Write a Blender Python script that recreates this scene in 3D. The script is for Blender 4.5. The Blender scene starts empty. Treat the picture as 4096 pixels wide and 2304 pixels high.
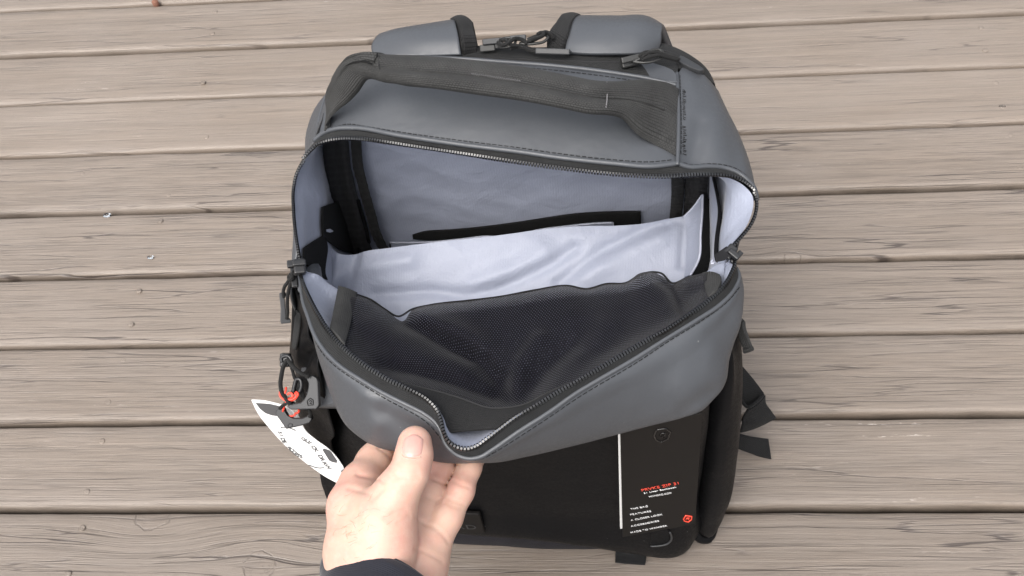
import bpy, bmesh, math, random
import numpy as np
from mathutils import Vector, Matrix, noise
from mathutils.bvhtree import BVHTree

random.seed(7); np.random.seed(7)
SC = bpy.context.scene
COL = SC.collection

# ------------------------------------------------------------------ camera
CAM = np.array([0.10614803, -0.34878472, 0.89512041])
RIGHT = np.array([0.99148547, 0.09748841, -0.08632824])
UP = np.array([-0.02962964, 0.81446431, 0.57945662])
FWD = np.array([-0.12680158, 0.57196495, -0.81041808])
FPX = 4200.0
cd = bpy.data.cameras.new("camera")
cd.sensor_width = 36.0
cd.lens = FPX / 4096.0 * 36.0
cd.clip_start = 0.01
cd.clip_end = 500.0
cam = bpy.data.objects.new("camera", cd)
COL.objects.link(cam)
R = Matrix((Vector(RIGHT), Vector(UP), Vector(-FWD))).transposed().to_4x4()
cam.matrix_world = Matrix.Translation(Vector(CAM)) @ R
SC.camera = cam

# ------------------------------------------------------------------ light (bright overcast)
SUN_EL, SUN_AZ = math.radians(60), math.radians(-155)      # azimuth from +Y towards +X
world = bpy.data.worlds.new("World")
SC.world = world
world.use_nodes = True
wn = world.node_tree
wn.nodes.clear()
sky = wn.nodes.new("ShaderNodeTexSky")
sky.sky_type = 'NISHITA'
sky.sun_disc = False
sky.sun_elevation = SUN_EL
sky.sun_rotation = SUN_AZ
sky.air_density = 1.0
sky.dust_density = 6.0
sky.ozone_density = 1.0
hsv = wn.nodes.new("ShaderNodeHueSaturation")
hsv.inputs['Saturation'].default_value = 0.30
bg = wn.nodes.new("ShaderNodeBackground")
bg.inputs['Strength'].default_value = 0.15
wo = wn.nodes.new("ShaderNodeOutputWorld")
wn.links.new(sky.outputs[0], hsv.inputs['Color'])
wn.links.new(hsv.outputs[0], bg.inputs['Color'])
wn.links.new(bg.outputs[0], wo.inputs['Surface'])
sd = bpy.data.lights.new("sun", 'SUN')
sd.energy = 0.62
sd.angle = math.radians(60)
sd.color = (1.0, 0.95, 0.88)
sun = bpy.data.objects.new("sun", sd)
COL.objects.link(sun)
sdir = Vector((math.sin(SUN_AZ) * math.cos(SUN_EL), math.cos(SUN_AZ) * math.cos(SUN_EL), math.sin(SUN_EL)))
sun.rotation_euler = sdir.to_track_quat('Z', 'Y').to_euler()
sun.location = sdir * 10
SC.view_settings.view_transform = 'Standard'
SC.view_settings.look = 'None'
SC.view_settings.exposure = 0.98
SC.view_settings.gamma = 1.0
SC.view_settings.use_curve_mapping = False


# ------------------------------------------------------------------ geometry helpers
def ray(px, py):
    return RIGHT * ((px - 2048) / FPX) - UP * ((py - 1152) / FPX) + FWD


def at(px, py, z=None, x=None, y=None):
    d = ray(px, py)
    if z is not None: t = (z - CAM[2]) / d[2]
    elif y is not None: t = (y - CAM[1]) / d[1]
    else: t = (x - CAM[0]) / d[0]
    return CAM + d * t


def on_plane(px, py, p0, n):
    d = ray(px, py)
    n = np.asarray(n, float)
    return CAM + d * (np.dot(np.asarray(p0) - CAM, n) / np.dot(d, n))


def PZ(pts):
    """list of (u, v, height) -> 3D points"""
    return np.array([at(a, b, z=c) for a, b, c in pts])


def to_px(v):
    r = np.asarray(v) - CAM
    zc = r @ FWD
    return np.stack([2048 + FPX * (r @ RIGHT) / zc, 1152 - FPX * (r @ UP) / zc], -1)


def hermite(P, t):
    """smooth curve through P evaluated at parameters t in 0..len-1 (chord parametrised tangents)"""
    P = np.asarray(P, float)
    n = len(P)
    if n == 2:
        return P[0] + (P[1] - P[0]) * np.asarray(t)[:, None]
    d = np.maximum(np.linalg.norm(np.diff(P, axis=0), axis=1), 1e-9)
    m = np.diff(P, axis=0) / d[:, None]
    T = np.zeros_like(P)
    for i in range(1, n - 1):
        T[i] = (m[i - 1] * d[i] + m[i] * d[i - 1]) / (d[i] + d[i - 1])
    T[0] = 1.5 * m[0] - .5 * T[1]
    T[-1] = 1.5 * m[-1] - .5 * T[-2]
    t = np.clip(np.asarray(t, float), 0, n - 1 - 1e-9)
    i = t.astype(int)
    s = (t - i)[:, None]
    h = d[i][:, None]
    return ((2 * s**3 - 3 * s**2 + 1) * P[i] + (s**3 - 2 * s**2 + s) * h * T[i]
            + (-2 * s**3 + 3 * s**2) * P[i + 1] + (s**3 - s**2) * h * T[i + 1])


def resample(P, n, dense=24):
    P = np.asarray(P, float)
    q = hermite(P, np.linspace(0, len(P) - 1, dense * (len(P) - 1) + 1))
    L = np.concatenate([[0], np.cumsum(np.linalg.norm(np.diff(q, axis=0), axis=1))])
    s = np.linspace(0, L[-1], n)
    return np.stack([np.interp(s, L, q[:, k]) for k in range(3)], 1)


def loft_grid(rows, nu, nv, sample=True):
    R_ = [resample(r, nu) if sample else np.asarray(r, float) for r in rows]
    R_ = np.array(R_)
    t = np.linspace(0, len(rows) - 1, nv)
    if len(rows) == 2:
        return R_[0][None] * (1 - t)[:, None, None] + R_[1][None] * t[:, None, None]
    out = np.zeros((nv, R_.shape[1], 3))
    for j in range(R_.shape[1]):
        out[:, j] = hermite(R_[:, j], t)
    return out


MATS = {}


def mesh_obj(name, verts, faces, mat=None, parent=None, uv=None, smooth=True, thick=0.0, off=-1.0, bevel=0.0, subd=0):
    me = bpy.data.meshes.new(name)
    me.from_pydata([tuple(map(float, v)) for v in verts], [], [tuple(f) for f in faces])
    if uv is not None:
        lay = me.uv_layers.new(name="uv")
        idx = np.zeros(len(me.loops), dtype=np.int32)
        me.loops.foreach_get("vertex_index", idx)
        lay.data.foreach_set("uv", np.asarray(uv, float)[idx].ravel())
    if smooth and len(me.polygons):
        me.polygons.foreach_set("use_smooth", [True] * len(me.polygons))
    me.update()
    o = bpy.data.objects.new(name, me)
    COL.objects.link(o)
    if mat is not None:
        me.materials.append(MATS[mat] if isinstance(mat, str) else mat)
    if parent is not None:
        o.parent = parent
    if thick:
        m = o.modifiers.new("thickness", 'SOLIDIFY')
        m.thickness = thick
        m.offset = off
    if bevel:
        m = o.modifiers.new("bevel", 'BEVEL')
        m.width = bevel
        m.segments = 2
        m.limit_method = 'ANGLE'
        m.angle_limit = math.radians(50)
    if subd:
        m = o.modifiers.new("subd", 'SUBSURF')
        m.levels = subd
        m.render_levels = subd
    return o


def grid_mesh(name, G, mat, parent=None, flip=False, **kw):
    nv, nu = G.shape[:2]
    V = G.reshape(-1, 3)
    F = []
    for j in range(nv - 1):
        for i in range(nu - 1):
            a = j * nu + i
            q = (a, a + 1, a + nu + 1, a + nu)
            F.append(q[::-1] if flip else q)
    du = np.linalg.norm(np.diff(G, axis=1), axis=2).mean(0)
    dv = np.linalg.norm(np.diff(G, axis=0), axis=2).mean(1)
    u = np.concatenate([[0], np.cumsum(du)])
    v = np.concatenate([[0], np.cumsum(dv)])
    U, Vv = np.meshgrid(u, v)
    return mesh_obj(name, V, F, mat, parent, uv=np.stack([U.ravel(), Vv.ravel()], 1), **kw)


def bvh_of(G):
    nv, nu = G.shape[:2]
    F = [(j * nu + i, j * nu + i + 1, (j + 1) * nu + i + 1, (j + 1) * nu + i) for j in range(nv - 1) for i in range(nu - 1)]
    return BVHTree.FromPolygons([Vector(p) for p in G.reshape(-1, 3)], F)


def hit(bvh, px, py, lift=0.0):
    d = Vector(ray(px, py)).normalized()
    loc, nor, i, dist = bvh.ray_cast(Vector(CAM), d)
    if loc is None:
        loc, nor, i, dist = bvh.find_nearest(Vector(at(px, py, z=.3)))
    if nor.dot(d) > 0: nor = -nor
    return np.array(loc + nor * lift), np.array(nor)


def frames(P):
    P = np.asarray(P, float)
    T = np.gradient(P, axis=0)
    T /= np.maximum(np.linalg.norm(T, axis=1), 1e-9)[:, None]
    n = np.cross(T[0], [0, 0, 1.0])
    if np.linalg.norm(n) < 1e-3: n = np.cross(T[0], [0, 1.0, 0])
    n /= np.linalg.norm(n)
    N = [n]
    for i in range(1, len(P)):
        n = N[-1] - T[i] * np.dot(N[-1], T[i])
        n /= max(np.linalg.norm(n), 1e-9)
        N.append(n)
    N = np.array(N)
    return T, N, np.cross(T, N)


def tube_data(P, r, ns=8, closed=False, cap=True):
    P = np.asarray(P, float)
    T, N, B = frames(P)
    r = np.full(len(P), r) if np.isscalar(r) else np.asarray(r)
    V, F = [], []
    for i in range(len(P)):
        for k in range(ns):
            a = 2 * math.pi * k / ns
            V.append(P[i] + r[i] * (math.cos(a) * N[i] + math.sin(a) * B[i]))
    m = len(P)
    for i in range(m - 1 + (1 if closed else 0)):
        j = (i + 1) % m
        for k in range(ns):
            k2 = (k + 1) % ns
            F.append((i * ns + k, i * ns + k2, j * ns + k2, j * ns + k))
    if cap and not closed:
        F.append(tuple(range(ns))[::-1])
        F.append(tuple((m - 1) * ns + k for k in range(ns)))
    L = np.concatenate([[0], np.cumsum(np.linalg.norm(np.diff(P, axis=0), axis=1))])
    uv = [(L[i], 2 * math.pi * r[i] * k / ns) for i in range(m) for k in range(ns)]
    return V, F, uv


def tube(name, P, r, mat, parent=None, ns=8, n=None, closed=False):
    if n: P = resample(P, n)
    V, F, uv = tube_data(P, r, ns, closed)
    return mesh_obj(name, V, F, mat, parent, uv=uv)


def join_data(parts):
    V, F, o = [], [], 0
    for v, f in parts:
        V += list(v)
        F += [tuple(i + o for i in q) for q in f]
        o += len(v)
    return V, F


def box_data(c, ax, ay, az):
    c, ax, ay, az = map(np.asarray, (c, ax, ay, az))
    V = [c + sx * ax + sy * ay + sz * az for sz in (-1, 1) for sy in (-1, 1) for sx in (-1, 1)]
    F = [(0, 2, 3, 1), (4, 5, 7, 6), (0, 1, 5, 4), (2, 6, 7, 3), (0, 4, 6, 2), (1, 3, 7, 5)]
    return V, F


def plate(name, pts, n, thick, mat, parent=None, bevel=0.0, smooth=False):
    """flat outline (3D points in order) given real thickness along -n"""
    n = np.asarray(n, float); n /= np.linalg.norm(n)
    bm = bmesh.new()
    vs = [bm.verts.new(Vector(p)) for p in pts]
    f = bm.faces.new(vs)
    f.normal_update()
    if f.normal.dot(Vector(n)) < 0: f.normal_flip()
    r = bmesh.ops.extrude_face_region(bm, geom=[f])
    for e in r['geom']:
        if isinstance(e, bmesh.types.BMVert): e.co += Vector(n * thick)
    bmesh.ops.translate(bm, verts=bm.verts, vec=Vector(-n * thick))
    bmesh.ops.recalc_face_normals(bm, faces=bm.faces)
    if bevel:
        es = [e for e in bm.edges if len(e.link_faces) == 2 and e.calc_face_angle() > .6]
        bmesh.ops.bevel(bm, geom=es, offset=bevel, segments=2, profile=.5, affect='EDGES')
    bmesh.ops.triangulate(bm, faces=[f for f in bm.faces if len(f.verts) > 4])
    me = bpy.data.meshes.new(name)
    bm.to_mesh(me); bm.free()
    o = bpy.data.objects.new(name, me)
    COL.objects.link(o)
    me.materials.append(MATS[mat])
    if parent is not None: o.parent = parent
    if smooth: me.polygons.foreach_set("use_smooth", [True] * len(me.polygons))
    return o


def offset_curve(P, nrm_to, dist):
    """shift a polyline by dist towards points nrm_to (same length)"""
    d = np.asarray(nrm_to) - np.asarray(P)
    d /= np.maximum(np.linalg.norm(d, axis=1), 1e-9)[:, None]
    return np.asarray(P) + d * dist


def empty(name, label=None, cat=None, loc=(0, 0, 0), kind=None):
    o = bpy.data.objects.new(name, None)
    o.empty_display_size = .05
    COL.objects.link(o)
    o.location = loc
    if label: o['label'] = label
    if cat: o['category'] = cat
    if kind: o['kind'] = kind
    return o


def fbm(x, y, z, oct_=3):
    return noise.fractal(Vector((x, y, z)), 1.0, 2.0, oct_)


# ------------------------------------------------------------------ materials
class NT:
    def __init__(s, name):
        s.m = bpy.data.materials.new(name)
        s.m.use_nodes = True
        s.t = s.m.node_tree
        s.b = s.t.nodes["Principled BSDF"]
        s.out = s.t.nodes["Material Output"]
        MATS[name] = s.m

    def n(s, typ, **kw):
        nd = s.t.nodes.new("ShaderNode" + typ)
        for k, v in kw.items(): setattr(nd, k, v)
        return nd

    def link(s, a, b): s.t.links.new(a, b)

    def set(s, **kw):
        names = dict(color='Base Color', rough='Roughness', spec='Specular IOR Level', metal='Metallic',
                     sheen='Sheen Weight', sheen_r='Sheen Roughness', coat='Coat Weight', coat_r='Coat Roughness',
                     sss='Subsurface Weight', trans='Transmission Weight')
        for k, v in kw.items():
            i = s.b.inputs[names[k]]
            if hasattr(v, 'is_linked'): s.link(v, i)
            elif k == 'color': i.default_value = (*v, 1)
            else: i.default_value = v
        return s

    def math(s, op, a, b=None, clamp=False):
        nd = s.n("Math", operation=op, use_clamp=clamp)
        for i, v in enumerate((a, b)):
            if v is None: continue
            if hasattr(v, 'is_linked'): s.link(v, nd.inputs[i])
            else: nd.inputs[i].default_value = v
        return nd.outputs[0]

    def coord(s, which='UV', scale=(1, 1, 1), loc=(0, 0, 0)):
        tc = s.n("TexCoord")
        mp = s.n("Mapping")
        mp.inputs['Scale'].default_value = scale
        mp.inputs['Location'].default_value = loc
        s.link(tc.outputs[which], mp.inputs['Vector'])
        return mp.outputs[0]

    def noise(s, vec, scale, detail=3, rough=.55, dist=0.0):
        nd = s.n("TexNoise")
        nd.inputs['Scale'].default_value = scale
        nd.inputs['Detail'].default_value = detail
        nd.inputs['Roughness'].default_value = rough
        nd.inputs['Distortion'].default_value = dist
        s.link(vec, nd.inputs['Vector'])
        return nd.outputs['Fac']

    def ramp(s, fac, stops):
        nd = s.n("ValToRGB")
        el = nd.color_ramp.elements
        while len(el) < len(stops): el.new(.5)
        for e, (p, c) in zip(el, stops):
            e.position = p
            e.color = (*c, 1) if hasattr(c, '__len__') else (c, c, c, 1)
        s.link(fac, nd.inputs[0])
        return nd.outputs[0]

    def mix(s, fac, a, b, mode='MIX'):
        nd = s.n("MixRGB", blend_type=mode)
        for i, v in zip((0, 1, 2), (fac, a, b)):
            if hasattr(v, 'is_linked'): s.link(v, nd.inputs[i])
            elif i == 0: nd.inputs[0].default_value = v
            else: nd.inputs[i].default_value = (*v, 1)
        return nd.outputs[0]

    def bump(s, h, strength=.3, dist=.001, prev=None):
        nd = s.n("Bump")
        nd.inputs['Strength'].default_value = strength
        nd.inputs['Distance'].default_value = dist
        s.link(h, nd.inputs['Height'])
        if prev is not None: s.link(prev, nd.inputs['Normal'])
        s.link(nd.outputs[0], s.b.inputs['Normal'])
        return nd.outputs[0]


def pu(name, col, rough, spec=.55):
    m = NT(name)
    o = m.coord('Object')
    n1 = m.noise(o, 26, 3)
    n2 = m.noise(o, 2200, 2)
    n3 = m.noise(o, 420, 2)
    dust = m.ramp(m.noise(o, 330, 1), [(.80, 0.), (.83, .5)])
    m.set(color=m.mix(dust, m.mix(n1, tuple(c * .85 for c in col), tuple(c * 1.15 for c in col)), (.3, .3, .3)), spec=spec,
          rough=m.ramp(n3, [(.3, rough - .06), (.7, rough + .07)]))
    n4 = m.noise(m.coord('Object', scale=(1, 1.6, 1)), 9, 3, .6, .8)
    b = m.bump(n4, .09, .012)
    b = m.bump(n1, .16, .006, b)
    m.bump(n2, .20, .0005, b)


pu('grey_pu', (.055, .0595, .067), .46, .72)
pu('shaded_pu', (.0060, .0060, .0066), .48, .12)  # same coating as the grey, with the shade of upright panels in its colour


def weave(name, col, pitch, rough=.8, contrast=.5, strength=.9, sheen=.06):
    m = NT(name)
    v = m.coord('UV')
    br = m.n("TexBrick")
    br.offset = .5
    br.inputs['Scale'].default_value = 1 / pitch
    br.inputs['Mortar Size'].default_value = .14
    br.inputs['Mortar Smooth'].default_value = 1.0
    br.inputs['Brick Width'].default_value = 1.0
    br.inputs['Row Height'].default_value = .62
    br.inputs['Color1'].default_value = (1, 1, 1, 1)
    br.inputs['Color2'].default_value = (.75, .75, .75, 1)
    br.inputs['Mortar'].default_value = (0, 0, 0, 1)
    m.link(v, br.inputs['Vector'])
    n1 = m.noise(m.coord('Object'), 60, 3)
    c = m.mix(br.outputs['Color'], tuple(x * (1 - contrast) for x in col), col)
    c = m.mix(m.ramp(n1, [(.3, 0.), (.7, .35)]), c, tuple(x * 1.5 for x in col))
    m.set(color=c, rough=rough, spec=.2, sheen=sheen, sheen_r=.4)
    m.bump(br.outputs['Color'], strength, .0006)


weave('webbing', (.044, .044, .043), .0022, contrast=.8)
weave('binding', (.016, .016, .0165), .0016, contrast=.65)
weave('zip_tape', (.020, .0205, .021), .0014, contrast=.6)
weave('dark_band', (.016, .016, .018), .0016, contrast=.6, sheen=.08)
weave('cord_weave', (.016, .016, .016), .0013, contrast=.7, rough=.7)
weave('black_webbing', (.010, .010, .0105), .0018, contrast=.6, sheen=.05)
weave('twill', (.018, .016, .020), .0012, contrast=.5, sheen=.05)


def lining(name, col):
    m = NT(name)
    o = m.coord('Object')
    w = m.n("TexWave", wave_type='BANDS')
    w.inputs['Scale'].default_value = 420
    w.inputs['Distortion'].default_value = 4
    w.inputs['Detail'].default_value = 2
    w.inputs['Detail Scale'].default_value = 1.2
    m.link(m.coord('Object', scale=(.35, 1, 1)), w.inputs['Vector'])
    n1 = m.noise(o, 34, 4, dist=.6)
    n2 = m.noise(o, 900, 2)
    m.set(color=m.mix(n2, tuple(c * .93 for c in col), col), rough=.5, spec=.4, sheen=.2, sheen_r=.3)
    n5 = m.noise(m.coord('Object', scale=(1, 1, 1.6)), 85, 3, .6, 1.2)
    b = m.bump(n1, .32, .006)
    b = m.bump(n5, .12, .003, b)
    m.bump(w.outputs[0], .16, .0004, b)


lining('lining', (.325, .35, .43))

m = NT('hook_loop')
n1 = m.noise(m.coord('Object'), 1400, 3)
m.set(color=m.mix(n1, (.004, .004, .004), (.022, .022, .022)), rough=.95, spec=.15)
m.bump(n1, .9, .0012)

m = NT('plastic')
n1 = m.noise(m.coord('Object'), 900, 2)
m.set(color=(.014, .0145, .016), rough=.36, spec=.5)
m.bump(n1, .08, .0004)
m = NT('grey_plastic')
n1 = m.noise(m.coord('Object'), 900, 2)
m.set(color=(.030, .031, .033), rough=.40, spec=.5)
m.bump(n1, .08, .0004)
m = NT('metal_dark')
m.set(color=(.045, .045, .044), rough=.38, metal=.5)
m = NT('coil')
m.set(color=(.006, .006, .0065), rough=.20, spec=1.0)
m = NT('thread')
m.set(color=(.010, .010, .011), rough=.8)
m = NT('grey_thread')
m.set(color=(.16, .155, .16), rough=.8)
m = NT('white_thread')
m.set(color=(.42, .44, .52), rough=.7)
m = NT('red_cord')
m.set(color=(.80, .075, .045), rough=.5)
m = NT('white_card')
n1 = m.noise(m.coord('Object'), 500, 3)
m.set(color=m.mix(n1, (.76, .76, .75), (.82, .82, .81)), rough=.5)
m = NT('black_card')
n1 = m.noise(m.coord('Object'), 300, 3)
m.set(color=m.mix(n1, (.0085, .0075, .007), (.0105, .0095, .009)), rough=.5, spec=.15)
m = NT('ink_grey')
m.set(color=(.075, .075, .078), rough=.5)
m = NT('ink_pale')
m.set(color=(.62, .62, .62), rough=.5)
m = NT('ink_gloss')
m.set(color=(.010, .009, .009), rough=.2)
m = NT('ink_red')
m.set(color=(.85, .085, .05), rough=.5)
m = NT('ink_white')
m.set(color=(.82, .82, .82), rough=.5)

# black mesh fabric with holes
m = NT('mesh_cloth')
v = m.coord('UV')
sx = m.n("SeparateXYZ"); m.link(v, sx.inputs[0])
PIT = .0021
row = m.math('FLOOR', m.math('DIVIDE', sx.outputs[1], PIT * .8))
odd = m.math('MULTIPLY', m.math('MODULO', row, 2.0), .5)
fx = m.math('SUBTRACT', m.math('FRACT', m.math('ADD', m.math('DIVIDE', sx.outputs[0], PIT), odd)), .5)
fy = m.math('SUBTRACT', m.math('FRACT', m.math('DIVIDE', sx.outputs[1], PIT * .8)), .5)
dist = m.math('SQRT', m.math('ADD', m.math('MULTIPLY', fx, fx), m.math('MULTIPLY', fy, fy)))
holes = m.math('LESS_THAN', dist, .165)
n1 = m.noise(m.coord('Object'), 45, 3)
m.set(color=m.mix(n1, (.004, .004, .0065), (.0085, .0083, .012)), rough=.75, spec=.12, sheen=.08, sheen_r=.35)
m.bump(dist, .8, .0007)
tr = m.n("BsdfTransparent")
mx = m.n("MixShader")
m.link(holes, mx.inputs[0]); m.link(m.b.outputs[0], mx.inputs[1]); m.link(tr.outputs[0], mx.inputs[2])
m.link(mx.outputs[0], m.out.inputs['Surface'])

# sleeve knit
m = NT('sleeve_knit')
v = m.coord('UV')
w = m.n("TexWave", wave_type='BANDS', bands_direction='Y')
w.inputs['Scale'].default_value = 230
w.inputs['Distortion'].default_value = .4
m.link(v, w.inputs['Vector'])
n1 = m.noise(m.coord('Object'), 800, 2)
m.set(color=m.mix(n1, (.010, .011, .017), (.017, .018, .026)), rough=.8, sheen=.25, sheen_r=.4, spec=.3)
m.bump(w.outputs[0], .3, .0004)

# skin
m = NT('skin')
o = m.coord('Object')
n1 = m.noise(o, 38, 3)
n2 = m.noise(o, 900, 3)
n3 = m.noise(o, 210, 4)
c = m.mix(m.ramp(n1, [(.35, 0.), (.7, 1.)]), (.60, .395, .305), (.58, .31, .25))
c = m.mix(m.ramp(n3, [(.45, 0.), (.75, .35)]), c, (.65, .46, .375))
m.set(color=c, rough=.48, spec=.4, sss=.25)
m.b.inputs['Subsurface Radius'].default_value = (.006, .0025, .0012)
m.b.inputs['Subsurface Scale'].default_value = 1.0
vo = m.n("TexVoronoi"); vo.inputs['Scale'].default_value = 1300
m.link(o, vo.inputs['Vector'])
b = m.bump(vo.outputs[0], .10, .0004)
m.bump(n3, .10, .0012, b)
m = NT('nail')
n1 = m.noise(m.coord('Object', scale=(3, 1, 1)), 160, 2)
m.set(color=m.mix(n1, (.55, .295, .255), (.60, .36, .30)), rough=.28, spec=.5, sss=.15, coat=.3, coat_r=.15)
m.b.inputs['Subsurface Radius'].default_value = (.004, .002, .001)
m = NT('hair')
m.set(color=(.30, .17, .11), rough=.5)
m = NT('water')
m.set(color=(.9, .9, .9), rough=.03, trans=1.0)
m.b.inputs['IOR'].default_value = 1.33
m = NT('rust')
n1 = m.noise(m.coord('Object'), 500, 3)
m.set(color=m.mix(n1, (.12, .05, .03), (.25, .12, .08)), rough=.8)
m = NT('soil')
n1 = m.noise(m.coord('Object'), 6, 5)
m.set(color=m.mix(n1, (.03, .022, .016), (.07, .055, .04)), rough=1.0)


def plank_mat(name, seed, tint, knots=(), streak=.5, frost_glint=.5, cracks=1.0):
    """painted weathered board; UV in metres (u along the board, v across); knots = (u, v, size)"""
    m = NT(name)
    uv = m.coord('UV', loc=(seed * 3.17, seed * .73, 0))
    raw = m.n("SeparateXYZ"); m.link(m.coord('UV'), raw.inputs[0])
    U, V_ = raw.outputs[0], raw.outputs[1]
    warp = None
    knot_mask = None
    for (ku, kv, ks) in knots:
        du = m.math('SUBTRACT', U, ku); dv = m.math('SUBTRACT', V_, kv)
        e = m.math('ADD', m.math('POWER', m.math('DIVIDE', m.math('ABSOLUTE', du), ks * 3.4), 2.0),
                   m.math('POWER', m.math('DIVIDE', m.math('ABSOLUTE', dv), ks * 1.7), 2.0))
        g = m.math('EXPONENT', m.math('MULTIPLY', e, -1.0))
        push = m.math('MULTIPLY', m.math('MULTIPLY', dv, g), -.80)
        warp = push if warp is None else m.math('ADD', warp, push)
        r2 = m.math('SQRT', m.math('ADD', m.math('MULTIPLY', du, du), m.math('MULTIPLY', m.math('MULTIPLY', dv, dv), 1.3)))
        rr = m.math('ADD', m.math('DIVIDE', r2, ks), m.math('MULTIPLY', m.math('SUBTRACT', m.noise(m.coord('UV'), 75, 4), .5), .75))
        rim = m.ramp(m.math('ABSOLUTE', m.math('SUBTRACT', rr, 1.0)), [(.02, 1.), (.085, 0.)])
        # radial checks inside the knot
        ang = m.math('ARCTAN2', dv, du)
        sp = m.math('LESS_THAN', m.math('ABSOLUTE', m.math('SINE', m.math('ADD', m.math('ADD', m.math('MULTIPLY', ang, 1.5), m.math('MULTIPLY', m.noise(m.coord('UV'), 160, 3), 5.0)), seed))), .06)
        sp = m.math('MULTIPLY', sp, m.math('LESS_THAN', rr, .9))
        kk = m.math('MAXIMUM', m.math('MULTIPLY', rim, m.ramp(m.noise(m.coord('UV'), 120, 2), [(.35, .1), (.6, .7)])), m.math('MULTIPLY', sp, .4))
        knot_mask = kk if knot_mask is None else m.math('MAXIMUM', knot_mask, kk)
    cx = m.n("CombineXYZ")
    sep = m.n("SeparateXYZ"); m.link(uv, sep.inputs[0])
    m.link(sep.outputs[0], cx.inputs[0])
    if warp is not None: m.link(m.math('ADD', sep.outputs[1], warp), cx.inputs[1])
    else: m.link(sep.outputs[1], cx.inputs[1])

    def stretched(su, sv, scale, detail=4, rough=.6, dist=0.0):
        mp = m.n("Mapping")
        mp.inputs['Scale'].default_value = (su, sv, 1)
        m.link(cx.outputs[0], mp.inputs['Vector'])
        return m.noise(mp.outputs[0], scale, detail, rough, dist)
    fine = stretched(13, 560, 1, 5, .72, .25)
    grain = stretched(5, 165, 1, 6, .66, .35)
    blot = stretched(6, 14, 1, 4)
    crk = stretched(1.5, 62, 1, 3, .5, .5)
    gate = stretched(3.5, 26, 1, 3)
    glint = stretched(9, 160, 1, 4, .7)
    glint_gate = stretched(2.5, 16, 1, 3)
    base = (.220 * tint, .179 * tint, .144 * tint)
    c = m.mix(m.ramp(grain, [(.30, 0.), (.72, 1.)]), tuple(x * .80 for x in base), tuple(x * 1.10 for x in base))
    grit = m.noise(uv, 1100, 3, .7)
    c = m.mix(m.ramp(grit, [(.42, .22), (.55, 0.)]), c, tuple(x * .55 for x in base))
    c = m.mix(m.ramp(blot, [(.35, 0.), (.7, .45)]), c, (base[0] * 1.02, base[1] * 1.08, base[2] * 1.17))
    c = m.mix(m.math('MULTIPLY', m.ramp(fine, [(.36, .75), (.52, 0.)]), streak), c, tuple(x * .52 for x in base))
    # long checks following the grain
    line = m.ramp(m.math('ABSOLUTE', m.math('SUBTRACT', crk, .5)), [(.0, 1.), (.018, 0.)])
    line = m.math('MULTIPLY', line, m.ramp(gate, [(.46, 0.), (.60, 1.)]))
    crk2 = stretched(1.1, 150, 1, 2, .5, .8)
    gate2 = stretched(5, 40, 1.7, 3)
    line2 = m.ramp(m.math('ABSOLUTE', m.math('SUBTRACT', crk2, .52)), [(.0, 1.), (.020, 0.)])
    line2 = m.math('MULTIPLY', line2, m.ramp(gate2, [(.46, 0.), (.64, .55)]))
    vm = m.n("Mapping"); vm.inputs['Scale'].default_value = (3.2, 74, 1)
    m.link(cx.outputs[0], vm.inputs['Vector'])
    dn = m.n("TexNoise"); dn.inputs['Scale'].default_value = 1.3; dn.inputs['Detail'].default_value = 3
    m.link(vm.outputs[0], dn.inputs['Vector'])
    va = m.n("VectorMath", operation='ADD'); m.link(vm.outputs[0], va.inputs[0]); m.link(dn.outputs['Color'], va.inputs[1])
    vv = m.n("TexVoronoi", feature='DISTANCE_TO_EDGE', voronoi_dimensions='2D'); vv.inputs['Scale'].default_value = 1.0
    m.link(va.outputs[0], vv.inputs['Vector'])
    hair = m.ramp(vv.outputs['Distance'], [(.010, 1.), (.034, 0.)])
    hair = m.math('MULTIPLY', hair, m.ramp(stretched(4, 30, 1.3, 3), [(.48, 0.), (.60, .85)]))
    line = m.math('MULTIPLY', line, .55)
    line = m.math('MAXIMUM', m.math('MAXIMUM', line, hair), line2)
    line = m.math('MULTIPLY', line, cracks)
    if knot_mask is not None: line = m.math('MAXIMUM', line, m.math('MULTIPLY', knot_mask, .6))
    c = m.mix(m.math('MULTIPLY', line, .92), c, (.045, .034, .030))
    # pale flecks: glints of droplets and frost put into the board colour
    fl = m.math('MULTIPLY', m.ramp(glint, [(.58, 0.), (.66, 1.)]), m.ramp(glint_gate, [(.50, 0.), (.62, 1.)]))
    spk = m.ramp(stretched(90, 420, 1, 2), [(.56, 0.), (.64, 1.)])
    fl = m.math('MULTIPLY', m.math('MULTIPLY', fl, spk), frost_glint * .6)
    c = m.mix(fl, c, (.78, .72, .66))
    m.set(color=c, spec=.6, rough=m.ramp(blot, [(.3, .38), (.7, .54)]))
    h = m.math('ADD', m.math('MULTIPLY', grain, .7), m.math('MULTIPLY', fine, .35))
    h = m.math('SUBTRACT', h, m.math('MULTIPLY', line, .8))
    h = m.math('ADD', h, m.math('MULTIPLY', grit, .12))
    m.bump(h, .75, .0018)
    return m.m


# ------------------------------------------------------------------ setting: ground and deck
gm = 60.0
ground = mesh_obj('ground', [(-gm, -gm, -.32), (gm, -gm, -.32), (gm, gm, -.32), (-gm, gm, -.32)], [(0, 1, 2, 3)], 'soil', smooth=False)
ground['kind'] = 'structure'

deck = empty('deck', kind='structure')
DA = math.radians(3.571)
dv_u = np.array([math.cos(DA), math.sin(DA), 0])
dv_v = np.array([-math.sin(DA), math.cos(DA), 0])
PITCH = .092
# front edge line of board 0 passes through this point
E0 = at(0, 2038, z=0)
v_line = float(np.dot(E0, dv_v))
GAP = .0046
U0, U1 = -2.2, 2.2


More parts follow.
